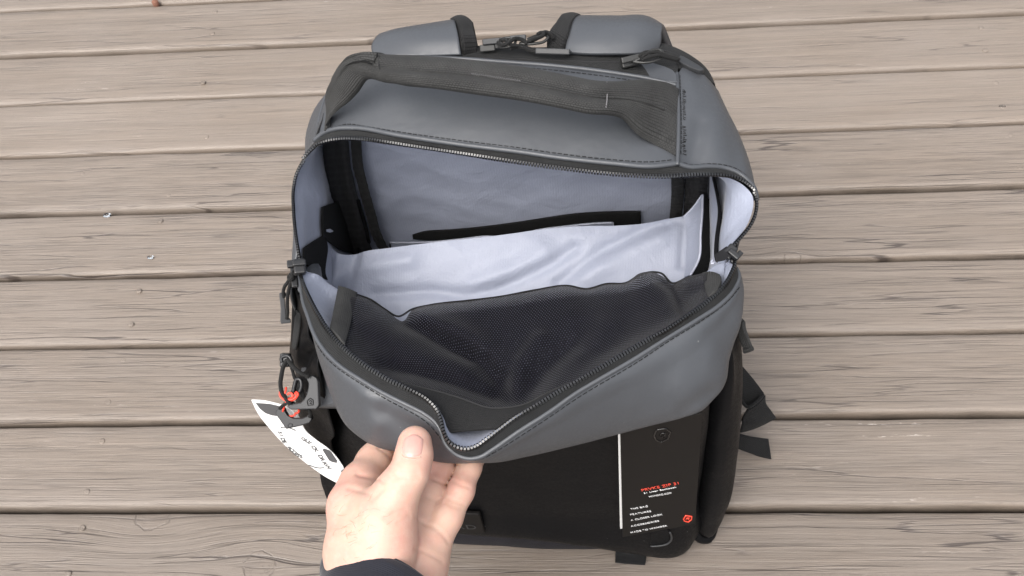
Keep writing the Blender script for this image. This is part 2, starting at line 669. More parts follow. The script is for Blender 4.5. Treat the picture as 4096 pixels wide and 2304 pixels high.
def plank(idx, z_off, mat):
    """board whose near edge is idx boards behind the gap seen at the lower left"""
    rnd = random.Random(100 + idx)
    a = v_line + idx * PITCH + GAP / 2 + rnd.uniform(-.0004, .0004)
    b = v_line + (idx + 1) * PITCH - GAP / 2 + rnd.uniform(-.0004, .0004)
    nu = 240
    us = np.linspace(U0, U1, nu)
    r = .0042
    prof = [(a, -.036), (a, -.0075), (a + .0006, -.0040), (a + .0020, -.0014), (a + .0045, -.0002)]
    k = 12
    prof += [(a + .0045 + (b - a - .009) * t / k, 0.0) for t in range(1, k)]
    prof += [(b - .0045, -.0002), (b - .0020, -.0014), (b - .0006, -.0040), (b, -.0075), (b, -.036)]
    cup = rnd.uniform(-.0009, .0011)
    V, UVs = [], []
    for i, u in enumerate(us):
        wob = .0009 * fbm(u * 3.1, idx * 7.7, 0) + .0006 * fbm(u * 14, idx * 3.1, 2)
        wob2 = .0009 * fbm(u * 3.1, idx * 7.7 + 50, 0) + .0006 * fbm(u * 14, idx * 3.1, 9)
        sag = .0012 * fbm(u * 1.3, idx * 5.5, 4)
        for j, (v, z) in enumerate(prof):
            s = (v - a) / (b - a)
            vv = v + (wob * (1 - s) + wob2 * s)
            zz = z + z_off
            if z > -.03:
                zz += cup * (2 * s - 1)**2 + sag
                zz += .0007 * fbm(u * 3.0, v * 110 + idx, 1.0, 4)
                if z < -.001: zz += .0008 * fbm(u * 22, v * 60, 7.0)
            V.append(dv_u * u + dv_v * vv + np.array([0, 0, zz]))
            UVs.append((u, v - a))
    m_ = len(prof)
    F = [(i * m_ + j, (i + 1) * m_ + j, (i + 1) * m_ + j + 1, i * m_ + j + 1) for i in range(nu - 1) for j in range(m_ - 1)]
    F += [(i * m_ + m_ - 1, (i + 1) * m_ + m_ - 1, (i + 1) * m_, i * m_) for i in range(nu - 1)]
    F += [tuple(range(m_)), tuple((nu - 1) * m_ + j for j in range(m_))[::-1]]
    o = mesh_obj('plank', V, F, mat, deck, uv=UVs)
    return o, a, b


def board_uv(px, py, idx):
    p = at(px, py, z=0)
    return float(np.dot(p, dv_u)), float(np.dot(p, dv_v)) - (v_line + idx * PITCH + GAP / 2)


planks = {}
# (index from the gap at lower left: -1 is the nearest board in view)
spec = {
    -1: dict(tint=.90, knots=[(612, 2058, .0165), (1038, 2264, .0150)], streak=.45, frost_glint=.35, cracks=1.0),
    0: dict(tint=.97, knots=[], streak=.9, frost_glint=.8, cracks=.5),
    1: dict(tint=.98, knots=[], streak=.9, frost_glint=.35, cracks=.9),
    2: dict(tint=1.0, knots=[], streak=.85, frost_glint=.2, cracks=1.0),
    3: dict(tint=1.0, knots=[(3170, 1026, .008)], streak=.85, frost_glint=.15, cracks=1.0),
    4: dict(tint=1.0, knots=[], streak=.95, frost_glint=.4, cracks=1.0),
    5: dict(tint=1.05, knots=[], streak=.22, frost_glint=.15, cracks=.4),
    6: dict(tint=1.02, knots=[], streak=.4, frost_glint=.5, cracks=.6),
    7: dict(tint=1.0, knots=[], streak=.5, frost_glint=.4, cracks=.6),
    8: dict(tint=1.0, knots=[], streak=.5, frost_glint=.6, cracks=.6),
}
dz = {-1: -.0006, 0: .0006, 1: .0010, 2: .0, 3: -.0004, 4: .0008, 5: .0004, 6: -.0006, 7: .0003, 8: 0}
for idx in range(-9, 20):
    sp_ = spec.get(idx)
    if sp_ is None:
        nm = 'board_far_%d' % (idx % 3)
        mt = MATS.get(nm) or plank_mat(nm, 40 + idx % 3, 1.0, (), .5, .3, .7)
    else:
        kn = [(*board_uv(a, b, idx), s) for a, b, s in sp_['knots']]
        mt = plank_mat('board_%d' % (idx + 1), 3 + idx * 1.7, sp_['tint'], kn, sp_['streak'], sp_['frost_glint'], sp_['cracks'])
    o, a, b = plank(idx, dz.get(idx, 0.0), mt)
    planks[idx] = (o, mt)

# painted-over nail heads, two per joist on each board
NAILS = [(408, 1764, 0), (348, 1966, 0), (328, 2111, -1), (272, 2294, -1), (433, 1609, 1), (494, 1443, 1),
         (524, 1296, 2), (555, 1163, 2), (641, 882, 3), (676, 782, 4), (332, 696, 4), (722, 644, 4), (826, 547, 5), (812, 327, 6),
         (850, 133, 7), (862, 45, 7), (3985, 330, 5), (4010, 426, 5), (4044, 540, 4), (4082, 669, 4), (3942, 200, 6), (3925, 110, 6)]
hd = []
for k in range(14):
    hd.append((math.cos(2 * math.pi * k / 14), math.sin(2 * math.pi * k / 14)))
for (a, b, idx) in NAILS:
    p = at(a, b, z=.0010)
    idx = int(math.floor((np.dot(p, dv_v) - v_line) / PITCH))
    if idx not in planks: continue
    V = [p + np.array([x * .0031, y * .0031, -.003]) for x, y in hd]
    V += [p + np.array([x * .0030, y * .0030, -.0001]) for x, y in hd]
    V += [p + np.array([x * .0022, y * .0022, .0002]) for x, y in hd]
    V += [p + np.array([0, 0, .0001])]
    F = []
    for r_ in range(2):
        for k in range(14):
            k2 = (k + 1) % 14
            F.append((r_ * 14 + k, r_ * 14 + k2, (r_ + 1) * 14 + k2, (r_ + 1) * 14 + k))
    F += [(28 + k, 28 + (k + 1) % 14, 42) for k in range(14)]
    uvk = board_uv(a, b, idx)
    o = mesh_obj('nail_head', V, F, planks[idx][1], planks[idx][0], uv=[(uvk[0] + v[0] - p[0], uvk[1] + v[1] - p[1]) for v in V])
p = at(622, 12, z=.003)
V, F, _ = tube_data(np.array([p + [0, 0, -.01], p + [0, 0, .003], p + [.001, 0, .0045]]), np.array([.004, .0045, .002]), 10)
idx = int(math.floor((np.dot(p, dv_v) - v_line) / PITCH))
mesh_obj('nail_head', V, F, 'rust', planks[idx][0])

# water drops
for (a, b, s, lab) in [(602, 1028, .0034, 'round clear water drop sitting alone on a deck board left of the backpack'),
                       (428, 860, .0042, 'long flattened water drop beside the board gap at the left'),
                       (4010, 424, .0030, 'small clear water drop on the deck near the right picture edge')]:
    c = at(a, b, z=.0012)
    V, F = [], []
    nr, ns = 6, 16
    for i in range(nr):
        t = i / (nr - 1) * math.pi / 2
        for k in range(ns):
            an = 2 * math.pi * k / ns
            V.append(c + np.array([math.cos(an) * math.cos(t) * s * 1.25, math.sin(an) * math.cos(t) * s * .8, math.sin(t) * s * .42 - .0004]))
    for i in range(nr - 1):
        for k in range(ns):
            k2 = (k + 1) % ns
            F.append((i * ns + k, i * ns + k2, (i + 1) * ns + k2, (i + 1) * ns + k))
    F.append(tuple(range(ns))[::-1])
    o = mesh_obj('water_drop', V, F, 'water')
    o['label'] = lab; o['category'] = 'water drop'; o['group'] = 'water drops on the deck'

# ------------------------------------------------------------------ backpack
bag = empty('backpack', 'dark grey and black backpack standing open on the deck, its front flap pulled down', 'backpack')

# zip line of the upper rim, left slider round the top to the right slider
A_PX = [(1196, 1040, .322), (1181, 954, .326), (1170, 842, .329), (1170, 752, .332), (1181, 698, .336), (1212, 640, .341),
        (1257, 590, .346), (1306, 566, .350), (1369, 554, .353), (1436, 554, .355), (1549, 568, .357), (1773, 599, .359),
        (1997, 637, .360), (2241, 672, .359), (2435, 694, .357), (2628, 705, .354), (2773, 702, .350), (2870, 702, .346),
        (2942, 713, .342), (2990, 738, .338), (3019, 769, .335), (3031, 808, .333), (3027, 851, .331), (3010, 895, .329),
        (2966, 953, .327), (2930, 991, .326)]
A = PZ(A_PX)
# outer edge of the upper zip tape (where the shell is piped)
AO_PX = [(1203, 1044, .318), (1187, 954, .320), (1177, 842, .322), (1177, 752, .325), (1189, 694, .330), (1218, 630, .336),
         (1254, 572, .342), (1290, 541, .346), (1348, 520, .353), (1411, 517, .356), (1473, 526, .358), (1597, 547, .361), (1845, 584, .363),
         (2094, 615, .363), (2231, 635, .362), (2462, 660, .360), (2601, 670, .357), (2707, 657, .354), (2758, 673, .350),
         (2832, 670, .346), (2902, 677, .341), (2948, 694, .338), (2984, 720, .335), (3014, 755, .331), (3026, 806, .327),
         (3021, 851, .325), (3003, 893, .323), (2962, 950, .321), (2930, 985, .320)]
AO = PZ(AO_PX)

# zip line of the flap, left slider round the pinched edge to the right slider
B_PX = [(1199, 1060, .322), (1206, 1097, .324), (1220, 1145, .327), (1245, 1203, .330), (1278, 1266, .332), (1317, 1328, .333),
        (1375, 1391, .334), (1457, 1459, .334), (1554, 1519, .333), (1650, 1565, .332), (1713, 1601, .330), (1752, 1643, .328),
        (1769, 1680, .327), (1778, 1721, .326), (1793, 1755, .325), (1824, 1782, .324), (1863, 1794, .323), (1902, 1787, .323),
        (1946, 1758, .325), (1994, 1722, .327), (2067, 1668, .330), (2121, 1636, .331), (2231, 1569, .332), (2342, 1506, .333),
        (2452, 1442, .333), (2563, 1376, .333), (2673, 1315, .333), (2756, 1260, .332), (2811, 1221, .331), (2866, 1172, .330),
        (2894, 1146, .329), (2923, 1098, .328), (2935, 1059, .327), (2930, 1035, .326), (2913, 1015, .325)]
B = PZ(B_PX)
BO_PX = [(1193, 1075, .312), (1206, 1145, .318), (1213, 1203, .321), (1235, 1270, .324), (1259, 1338, .326), (1298, 1401, .327), (1361, 1464, .328),
         (1433, 1512, .328), (1530, 1570, .327), (1626, 1618, .325), (1703, 1658, .322), (1747, 1695, .320), (1768, 1733, .318), (1781, 1772, .317),
         (1805, 1801, .316), (1839, 1824, .316), (1883, 1834, .316), (1922, 1827, .317), (1970, 1798, .319), (2067, 1731, .323),
         (2200, 1646, .326), (2300, 1575, .328), (2397, 1517, .329), (2535, 1437, .329), (2673, 1349, .329), (2783, 1282, .328), (2883, 1216, .326),
         (2938, 1155, .323), (2956, 1107, .321), (2945, 1075, .319)]
BO = PZ(BO_PX)
# lower silhouette of the flap where it rolls under
C_PX = [(1203, 1150, .312), (1216, 1215, .304), (1240, 1290, .296), (1262, 1350, .290), (1288, 1435, .285), (1317, 1541, .281), (1341, 1618, .279),
        (1387, 1702, .279), (1436, 1746, .280), (1509, 1789, .281), (1586, 1806, .283), (1660, 1828, .285), (1730, 1845, .287),
        (1824, 1854, .288), (1900, 1851, .287), (1983, 1848, .285), (2121, 1823, .280), (2286, 1785, .275), (2452, 1743, .271),
        (2618, 1699, .269), (2728, 1671, .269), (2805, 1644, .272), (2855, 1597, .276), (2888, 1558, .279), (2905, 1520, .282), (2916, 1442, .288),
        (2938, 1370, .294), (2960, 1310, .300), (2971, 1210, .308), (2965, 1120, .316)]
C = PZ(C_PX)

NU = 220
bo = resample(BO, NU)
cc = resample(C, NU)
cc[0] = bo[0] + [.0, -.002, -.004]
# pair points of both edges by index so the creases run straight down the panel
tt = np.linspace(0, 1, NU)
out = np.array([0, -.62, .78])
side_l = np.clip(1 - tt / .16, 0, 1)[:, None]
side_r = np.clip((tt - .80) / .2, 0, 1)[:, None]
outv = out[None] * (1 - np.maximum(side_l, side_r)) + side_l * np.array([-.75, -.2, .55]) + side_r * np.array([.8, -.25, .5])
wid = np.linalg.norm(bo - cc, axis=1)[:, None]
amt = np.clip(wid * .11, 0, .008)
under = np.array([0, .018, -.010])[None] * (1 - .5 * np.maximum(side_l, side_r)) - outv * [[1, 0, 0]] * .004
rows = [bo + outv * -.0012, bo + (cc - bo) * .10 + outv * .0022 * np.clip(wid / .05, 0, 1), bo + (cc - bo) * .35 + outv * amt * .75,
        bo + (cc - bo) * .65 + outv * amt, bo + (cc - bo) * .88 + outv * amt * .75, cc,
        cc + under * .6, cc + under * 1.6]
# tail of the flap: the bag front wall behind it
front_top = np.stack([np.interp(tt, [0, .12, .25, .8, .92, 1], [-.150, -.150, -.135, .140, .152, .156]),
                      np.interp(tt, [0, .12, .25, .8, .92, 1], [.060, .030, .010, .008, .030, .07]),
                      np.interp(tt, [0, .15, .5, .85, 1], [.24, .225, .225, .225, .25])], 1)
rows.append(front_top)
FG = loft_grid(rows, NU, 64, sample=False)
# soft dents in the pulled material
for j in range(FG.shape[0]):
    for i in range(FG.shape[1]):
        p = FG[j, i]
        w = math.sin(math.pi * min(1, j / 50)) if j < 50 else 0
        FG[j, i] = p + outv[i] * w * (.0022 * fbm(p[0] * 16, p[1] * 16, p[2] * 10, 2) + .0010 * fbm(p[0] * 40, p[1] * 30, p[2] * 20 + 4, 2))
flap_bvh = bvh_of(FG)
# a pinch hollow and crease beside the thumb, made by pushing the sheet
def dent(G, pts, depth, width, direction, px=True):
    q = to_px(G.reshape(-1, 3))
    P = np.asarray(pts, float)
    best = np.full(len(q), 1e9)
    for a, b in zip(P[:-1], P[1:]):
        ab = b - a
        t = np.clip(((q - a) @ ab) / (ab @ ab), 0, 1)
        best = np.minimum(best, np.linalg.norm(q - (a + t[:, None] * ab), axis=1))
    w = np.exp(-(best / width)**2)[:, None] * depth
    g = G.reshape(-1, 3) + np.asarray(direction) * w
    return g.reshape(G.shape)
FG = dent(FG, [(1560, 1640), (1640, 1720), (1700, 1800)], .004, 55, [0, .5, -.85])
FG = dent(FG, [(2730, 1640), (2790, 1600), (2850, 1560)], .003, 26, [0, .4, -.9])
FG = dent(FG, [(1450, 1600), (1500, 1690)], -.003, 50, [0, .5, -.85])
flap = grid_mesh('front_flap', FG, 'grey_pu', bag, thick=.0016, off=1.0)
flap_bvh = bvh_of(FG)

def strip_between(name, P, Q, mat, parent, nu=240, nv=5, lift=None, thick=.0009, bulge=.0):
    p = resample(P, nu); q = resample(Q, nu)
    # match by nearest direction: march both by arc length, then relax q to nearest samples
    qd = resample(Q, nu * 6)
    idx = [int(np.argmin(np.linalg.norm(qd - x, axis=1))) for x in p]
    idx = np.maximum.accumulate(idx)
    q = qd[idx]
    for _ in range(6): q[1:-1] = (q[:-2] + q[1:-1] * 2 + q[2:]) / 4
    G = loft_grid([p, (p + q) / 2 + (np.array(lift) if lift is not None else 0), q], nu, nv, sample=False)
    return grid_mesh(name, G, mat, parent, thick=thick, off=0.0), p, q

tape_a, ap, aq = strip_between('zip_tape', A, AO, 'zip_tape', bag, lift=(0, 0, .0008))
tape_b, bp, bq = strip_between('zip_tape', B, BO, 'zip_tape', bag, lift=(0, -.0004, .0008))

def teeth(P, inner_from, parent, pitch=.00205):
    """interlocking zip teeth along a tape edge, one joined mesh"""
    L = np.linalg.norm(np.diff(resample(P, 400), axis=0), axis=1).sum()
    n = int(L / pitch)
    c = resample(P, n)
    o_ = resample(inner_from, n * 4)
    T = np.gradient(c, axis=0); T /= np.linalg.norm(T, axis=1)[:, None]
    parts = []
    for i in range(n):
        k = int(np.argmin(np.linalg.norm(o_ - c[i], axis=1)))
        a = c[i] - o_[k]
        a -= T[i] * np.dot(a, T[i]); a /= max(np.linalg.norm(a), 1e-6)
        b = np.cross(T[i], a)
        if np.dot(b, CAM - c[i]) < 0: b = -b
        pos = c[i] + b * .0006
        # a rounded coil: hexagonal arch over the tape edge
        arch = [(-.0017, -.0003), (-.0010, .0012), (.0006, .0015), (.0017, .0007), (.0018, -.0006), (.0004, -.0011)]
        V, F = [], []
        for s in (-.00066, .00066):
            for (x, y) in arch: V.append(pos + a * x + b * y + T[i] * s)
        F = [(k_, (k_ + 1) % 6, 6 + (k_ + 1) % 6, 6 + k_) for k_ in range(6)] + [(5, 4, 3, 2, 1, 0), (6, 7, 8, 9, 10, 11)]
        parts.append((V, F))
    V, F = join_data(parts)
    o = mesh_obj('zip_teeth', V, F, 'coil', parent, smooth=False)
    o['kind'] = 'stuff'
    # woven core the teeth are sewn on
    return o
teeth(A, AO, tape_a)
teeth(B, BO, tape_b)

def piping(P, r, parent, mat='grey_pu', n=260, lift=0.0):
    q = resample(P, n)
    return tube('piping', q, r, mat, parent, ns=8)
piping(BO + np.array([0, -.0002, .0004]), .0016, flap)

def stitches(bvh, pxs, parent, pitch=.0042, length=.0030, r=.00034, mat='thread', lift=.0002, name='stitching'):
    P = [hit(bvh, a, b, lift) for a, b in pxs]
    pts = resample([p for p, _ in P], 500)
    L = np.concatenate([[0], np.cumsum(np.linalg.norm(np.diff(pts, axis=0), axis=1))])
    n = int(L[-1] / pitch)
    parts = []
    for i in range(n):
        s0 = (i + .2) * pitch
        ss = np.array([s0, s0 + length * .5, s0 + length])
        seg = np.stack([np.interp(ss, L, pts[:, k]) for k in range(3)], 1)
        v, f, _ = tube_data(seg, r, 5)
        parts.append((v, f))
    V, F = join_data(parts)
    o = mesh_obj(name, V, F, mat, parent)
    o['kind'] = 'stuff'
    return o
st = []
for (a, b, c_) in BO_PX[2:-2]:
    pass
bo_px = to_px(resample(BO, 120))[6:-5]
cc_px = to_px(resample(C, 120))
s_px = []
for q in bo_px:
    k = int(np.argmin(np.linalg.norm(cc_px - q, axis=1)))
    d = cc_px[k] - q
    s_px.append(q + d / max(np.linalg.norm(d), 1) * 19)
s_px = np.array(s_px)
for _ in range(10): s_px[1:-1] = (s_px[:-2] + 2 * s_px[1:-1] + s_px[2:]) / 4
stitches(flap_bvh, s_px, flap)

# ---- top panel between the back zip and the rim
TB_PX = [(1330, 330, .345), (1366, 290, .350), (1430, 262, .355), (1560, 240, .359), (1783, 236, .361), (2000, 250, .361), (2231, 268, .361),
         (2462, 296, .360), (2601, 319, .358), (2709, 344, .355)]
TM_PX = [(1285, 440, .343), (1320, 415, .352), (1420, 392, .362), (1560, 396, .368), (1783, 408, .371), (2000, 430, .372), (2231, 452, .371), (2462, 478, .367),
         (2601, 492, .361), (2712, 503, .355)]
TF_PX = [(1258, 566, .341), (1290, 538, .347), (1348, 517, .354), (1411, 514, .357), (1597, 544, .362), (1845, 581, .364), (2094, 612, .364),
         (2231, 632, .363), (2462, 657, .361), (2601, 668, .358), (2709, 656, .355)]
TG = loft_grid([PZ(TB_PX), PZ(TM_PX), PZ(TF_PX)], 120, 60)
for j in range(TG.shape[0]):
    for i in range(TG.shape[1]):
        p = TG[j, i]
        TG[j, i, 2] += .0016 * fbm(p[0] * 14, p[1] * 20, 3.3, 2)
top = grid_mesh('top_panel', TG, 'grey_pu', bag, thick=.002, off=-1.0, flip=True)
top_bvh = bvh_of(TG)
tf = resample(PZ(TF_PX), 160)
tube('piping', tf + [0, 0, .0008], .0019, 'grey_pu', top, ns=8)
tube('piping', resample(PZ(TB_PX[2:]), 120) + [0, 0, .0008], .0017, 'grey_pu', top, ns=8)
stitches(top_bvh, [(1330, 512), (1380, 498), (1473, 508), (1597, 528), (1845, 563), (2094, 594), (2231, 614), (2462, 640), (2600, 648), (2700, 638)], top)
stitches(top_bvh, [(1900, 256), (2000, 264), (2231, 283), (2462, 312), (2600, 336), (2695, 358)], top)

# left end of the top: narrow grey corner going down under the rim
LG = loft_grid([PZ([(1380, 290, .350), (1336, 332, .344), (1312, 381, .342), (1290, 455, .3415), (1266, 562, .339), (1219, 640, .331), (1188, 710, .326), (1180, 800, .322), (1182, 900, .320), (1196, 1010, .318)]),
                np.array([[-.125, .235, .335], [-.142, .23, .33], [-.152, .222, .325], [-.157, .205, .32], [-.155, .18, .315], [-.150, .15, .312], [-.148, .125, .31], [-.147, .10, .308], [-.146, .08, .305], [-.145, .065, .30]]),
                np.array([[-.13, .242, .27], [-.15, .236, .27], [-.158, .225, .27], [-.161, .205, .27], [-.158, .18, .27], [-.154, .15, .27], [-.153, .125, .27], [-.152, .10, .27], [-.150, .08, .27], [-.149, .065, .27]])], 60, 16)
grid_mesh('top_corner', LG, 'grey_pu', bag, thick=.0016)
OW = loft_grid([np.array([[-.13, .242, .275], [-.150, .236, .275], [-.158, .225, .275], [-.160, .205, .275], [-.157, .18, .275], [-.153, .15, .275], [-.152, .125, .275], [-.151, .10, .275], [-.149, .08, .275], [-.147, .060, .275]]),
                np.array([[-.13, .243, .22], [-.153, .236, .22], [-.164, .222, .22], [-.169, .20, .22], [-.168, .175, .22], [-.166, .15, .22], [-.164, .125, .22], [-.163, .10, .22], [-.162, .08, .22], [-.159, .058, .22]]),
                np.array([[-.13, .243, .165], [-.153, .236, .165], [-.166, .222, .165], [-.172, .20, .165], [-.172, .175, .165], [-.171, .15, .165], [-.170, .125, .165], [-.170, .10, .165], [-.170, .08, .165], [-.167, .055, .165]]),
                np.array([[-.128, .238, .11], [-.150, .23, .11], [-.162, .218, .11], [-.168, .20, .11], [-.169, .175, .11], [-.169, .15, .11], [-.169, .125, .11], [-.168, .10, .11], [-.167, .08, .11], [-.165, .06, .11]])], 60, 24)
grid_mesh('upper_side_panel', OW, 'shaded_pu', bag, thick=.0016)
tube('corner_stitching', resample(PZ([(1268, 540, .345), (1278, 510, .345), (1290, 480, .346), (1296, 455, .346)]), 20), .0007, 'thread', bag)

# right shoulder of the top: grey gusset with a soft dent
RS = [PZ([(2709, 300, .353), (2710, 374, .356), (2713, 466, .357), (2712, 559, .357), (2709, 656, .355)]),
      PZ([(2752, 262, .350), (2770, 374, .355), (2785, 480, .356), (2775, 580, .354), (2766, 672, .351)]),
      PZ([(2800, 285, .346), (2826, 380, .350), (2855, 490, .351), (2860, 590, .349), (2850, 671, .346)]),
      PZ([(2850, 335, .340), (2878, 400, .343), (2912, 500, .343), (2930, 600, .341), (2925, 685, .340)]),
      PZ([(2868, 356, .333), (2902, 430, .335), (2944, 515, .334), (2980, 610, .332), (2990, 722, .333)]),
      PZ([(2873, 366, .322), (2914, 455, .323), (2966, 565, .322), (3005, 672, .323), (3022, 760, .325)]),
      np.array([[.160, .232, .30], [.168, .21, .30], [.173, .185, .30], [.176, .16, .305], [.176, .135, .310]]),
      np.array([[.160, .235, .24], [.166, .21, .24], [.170, .185, .24], [.171, .16, .24], [.170, .13, .24]]),
      np.array([[.157, .236, .15], [.169, .21, .15], [.173, .185, .15], [.175, .16, .15], [.174, .13, .15]])]
RG = loft_grid(RS, 60, 90)
RG = dent(RG, [(2800, 490), (2785, 560), (2765, 630)], .0036, 42, [0, .2, -1])
RG = dent(RG, [(2870, 540), (2890, 630)], -.0020, 60, [0, .2, -1])
gus = grid_mesh('side_gusset', RG, 'grey_pu', bag, thick=.0016)
gus_bvh = bvh_of(RG)
tube('piping', resample(PZ([(2707, 292, .354), (2711, 374, .3575), (2714, 466, .3585), (2713, 559, .3585), (2709, 660, .3565)]), 60), .0015, 'grey_pu', gus)
tube('piping', resample(AO[17:25] + [0, 0, .0012], 80), .0018, 'grey_pu', gus)
stitches(gus_bvh, [(2720, 300), (2722, 374), (2725, 466), (2725, 559), (2723, 640)], gus, r=.0003)
stitches(gus_bvh, [(2730, 650), (2765, 660), (2832, 655), (2902, 661), (2950, 678), (2985, 703)], gus)
# bar tacks: dense zigzag sewing on the gusset
for (y0_, y1_) in [(360, 482), (505, 622)]:
    parts = []
    n = int((y1_ - y0_) / 7)
    for i in range(n):
        yy = y0_ + (y1_ - y0_) * i / n
        p = [hit(gus_bvh, 2731 + random.uniform(-2, 2), yy, .0003)[0], hit(gus_bvh, 2742 + random.uniform(-3, 3), yy + random.uniform(-4, 6), .0003)[0]]
        v, f, _ = tube_data(np.array(p), .00035, 4)
        parts.append((v, f))
    V, F = join_data(parts)
    o = mesh_obj('bar_tack', V, F, 'thread', gus); o['kind'] = 'stuff'

# ---- back zip strip and rear edge
ZB = [PZ([(1430, 250, .354), (1560, 230, .358), (1783, 226, .360), (2000, 247, .360), (2231, 265, .360), (2462, 293, .359), (2601, 317, .357), (2700, 336, .354)]),
      PZ([(1440, 232, .355), (1570, 217, .358), (1783, 219, .360), (2000, 222, .360), (2231, 229, .360), (2462, 239, .358), (2601, 258, .356), (2712, 268, .352)]),
      PZ([(1450, 222, .352), (1580, 205, .356), (1783, 208, .358), (2000, 205, .358), (2231, 208, .358), (2462, 210, .356), (2601, 196, .354), (2705, 202, .350)]),
      np.array([[-.12, .262, .32], [-.09, .268, .325], [-.05, .27, .33], [0, .27, .33], [.05, .27, .33], [.10, .268, .325], [.125, .262, .32], [.14, .25, .315]])]
grid_mesh('back_zip_tape', loft_grid(ZB, 100, 20), 'zip_tape', bag, thick=.0015, flip=True)
tube('zip_seam', resample(PZ([(1890, 232, .3615), (2000, 233, .3615), (2231, 242, .3615), (2500, 250, .360)]), 60), .0007, 'thread', bag)
# rear right corner of the back zip
RC = [PZ([(2612, 250, .355), (2690, 268, .352), (2745, 290, .349), (2790, 315, .346), (2842, 345, .338)]),
      PZ([(2616, 215, .356), (2690, 228, .354), (2750, 252, .350), (2800, 285, .345), (2846, 338, .336)]),
      PZ([(2622, 174, .352), (2693, 194, .350), (2763, 231, .346), (2818, 278, .340), (2850, 335, .332)]),
      np.array([[.105, .262, .31], [.125, .255, .31], [.14, .246, .305], [.150, .238, .30], [.158, .228, .30]])]
grid_mesh('back_corner', loft_grid(RC, 50, 18), 'zip_tape', bag, thick=.0015, flip=True)
tube('zip_seam', resample(PZ([(2640, 200, .3575), (2700, 214, .3545), (2757, 243, .3505), (2800, 280, .3445)]), 40), .0006, 'thread', bag)
# dark garage tab over the zip end
plate('zip_garage', [at(a, b, z=.3585) for a, b in [(2525, 288), (2530, 268), (2543, 257), (2569, 249), (2615, 252), (2660, 265), (2690, 279), (2706, 297), (2708, 330), (2660, 322), (2601, 310)]], [0, -.1, 1], .0016, 'grey_pu', bag, bevel=.0004)

# ---- shoulder straps
def strap(front, mid, crest, back, tail, binding_rows):
    root = grid_mesh('shoulder_strap', loft_grid([front, mid, crest, back, tail], 40, 40), 'grey_pu', bag, thick=.006, flip=True)
    grid_mesh('edge_binding', loft_grid(binding_rows, 12, 30), 'binding', root, thick=.0072, flip=True)
    return root
strap(PZ([(1515, 236, .350), (1600, 236, .356), (1720, 232, .358), (1850, 226, .360)]),
      PZ([(1505, 200, .350), (1590, 190, .358), (1715, 182, .362), (1842, 180, .364)]),
      PZ([(1518, 176, .350), (1585, 158, .357), (1700, 146, .361), (1830, 138, .363)]),
      PZ([(1545, 160, .340), (1638, 138, .346), (1740, 120, .350), (1822, 107, .352)]),
      np.array([[-.12, .30, .26], [-.10, .305, .26], [-.07, .305, .26], [-.05, .305, .26]]),
      [PZ([(1848, 226, .354), (1898, 222, .353)]), PZ([(1842, 180, .365), (1893, 182, .361)]), PZ([(1830, 138, .364), (1882, 150, .359)]),
       PZ([(1822, 106, .353), (1843, 98, .352), (1866, 116, .350)]), np.array([[-.052, .305, .26], [-.036, .305, .26]])])
strap(PZ([(2262, 222, .360), (2350, 226, .360), (2450, 226, .360), (2550, 222, .358), (2612, 190, .354)]),
      PZ([(2272, 185, .362), (2360, 185, .363), (2460, 185, .363), (2560, 178, .361), (2625, 160, .356)]),
      PZ([(2285, 145, .363), (2365, 143, .364), (2470, 142, .364), (2565, 142, .362), (2634, 140, .355)]),
      PZ([(2300, 92, .352), (2380, 94, .353), (2470, 95, .353), (2580, 97, .351), (2634, 124, .345)]),
      np.array([[.055, .305, .26], [.075, .31, .26], [.095, .31, .26], [.115, .31, .26], [.135, .30, .26]]),
      [PZ([(2206, 216, .353), (2266, 222, .354)]), PZ([(2212, 155, .360), (2276, 182, .3635)]), PZ([(2234, 120, .359), (2288, 140, .364)]),
       PZ([(2258, 93, .351), (2285, 88, .352), (2304, 94, .353)]), np.array([[.045, .305, .26], [.062, .305, .26]])])

# ---- lower body
def wall(name, rows, mat, nu=60, nv=30, bump_=.0012, **kw):
    G = loft_grid([np.array(r, float) for r in rows], nu, nv)
    for j in range(nv):
        for i in range(nu):
            p = G[j, i]
            d = bump_ * fbm(p[0] * 18, p[1] * 18, p[2] * 12, 2)
            G[j, i] = p + np.array([d * .5, -d, 0])
    return grid_mesh(name, G, mat, bag, **kw), G
fp, FPG = wall('front_panel', [
    [(-.138, .050, .200), (-.10, .012, .245), (0, .002, .26), (.08, .003, .262), (.140, .006, .265), (.148, .018, .265), (.150, .04, .265)],
    [(-.148, .030, .160), (-.10, .002, .175), (0, -.002, .18), (.08, .0, .18), (.142, .004, .18), (.150, .016, .18), (.152, .04, .18)],
    [(-.160, .008, .09), (-.08, -.003, .09), (0, -.005, .09), (.08, -.002, .09), (.142, .003, .09), (.150, .015, .09), (.152, .04, .09)],
    [(-.156, .008, .042), (-.08, -.003, .041), (-.01, -.005, .041), (.035, -.005, .037), (.055, -.003, .028), (.095, .000, .013), (.142, .004, .008), (.149, .015, .007), (.150, .04, .007)],
    [(-.154, .012, .036), (-.08, .004, .034), (-.01, .003, .035), (.035, .004, .031), (.055, .004, .022), (.095, .006, .008), (.142, .009, .003), (.147, .02, .002), (.148, .04, .002)]],
    'shaded_pu', 80, 60, thick=.002)
fp_bvh = bvh_of(FPG)
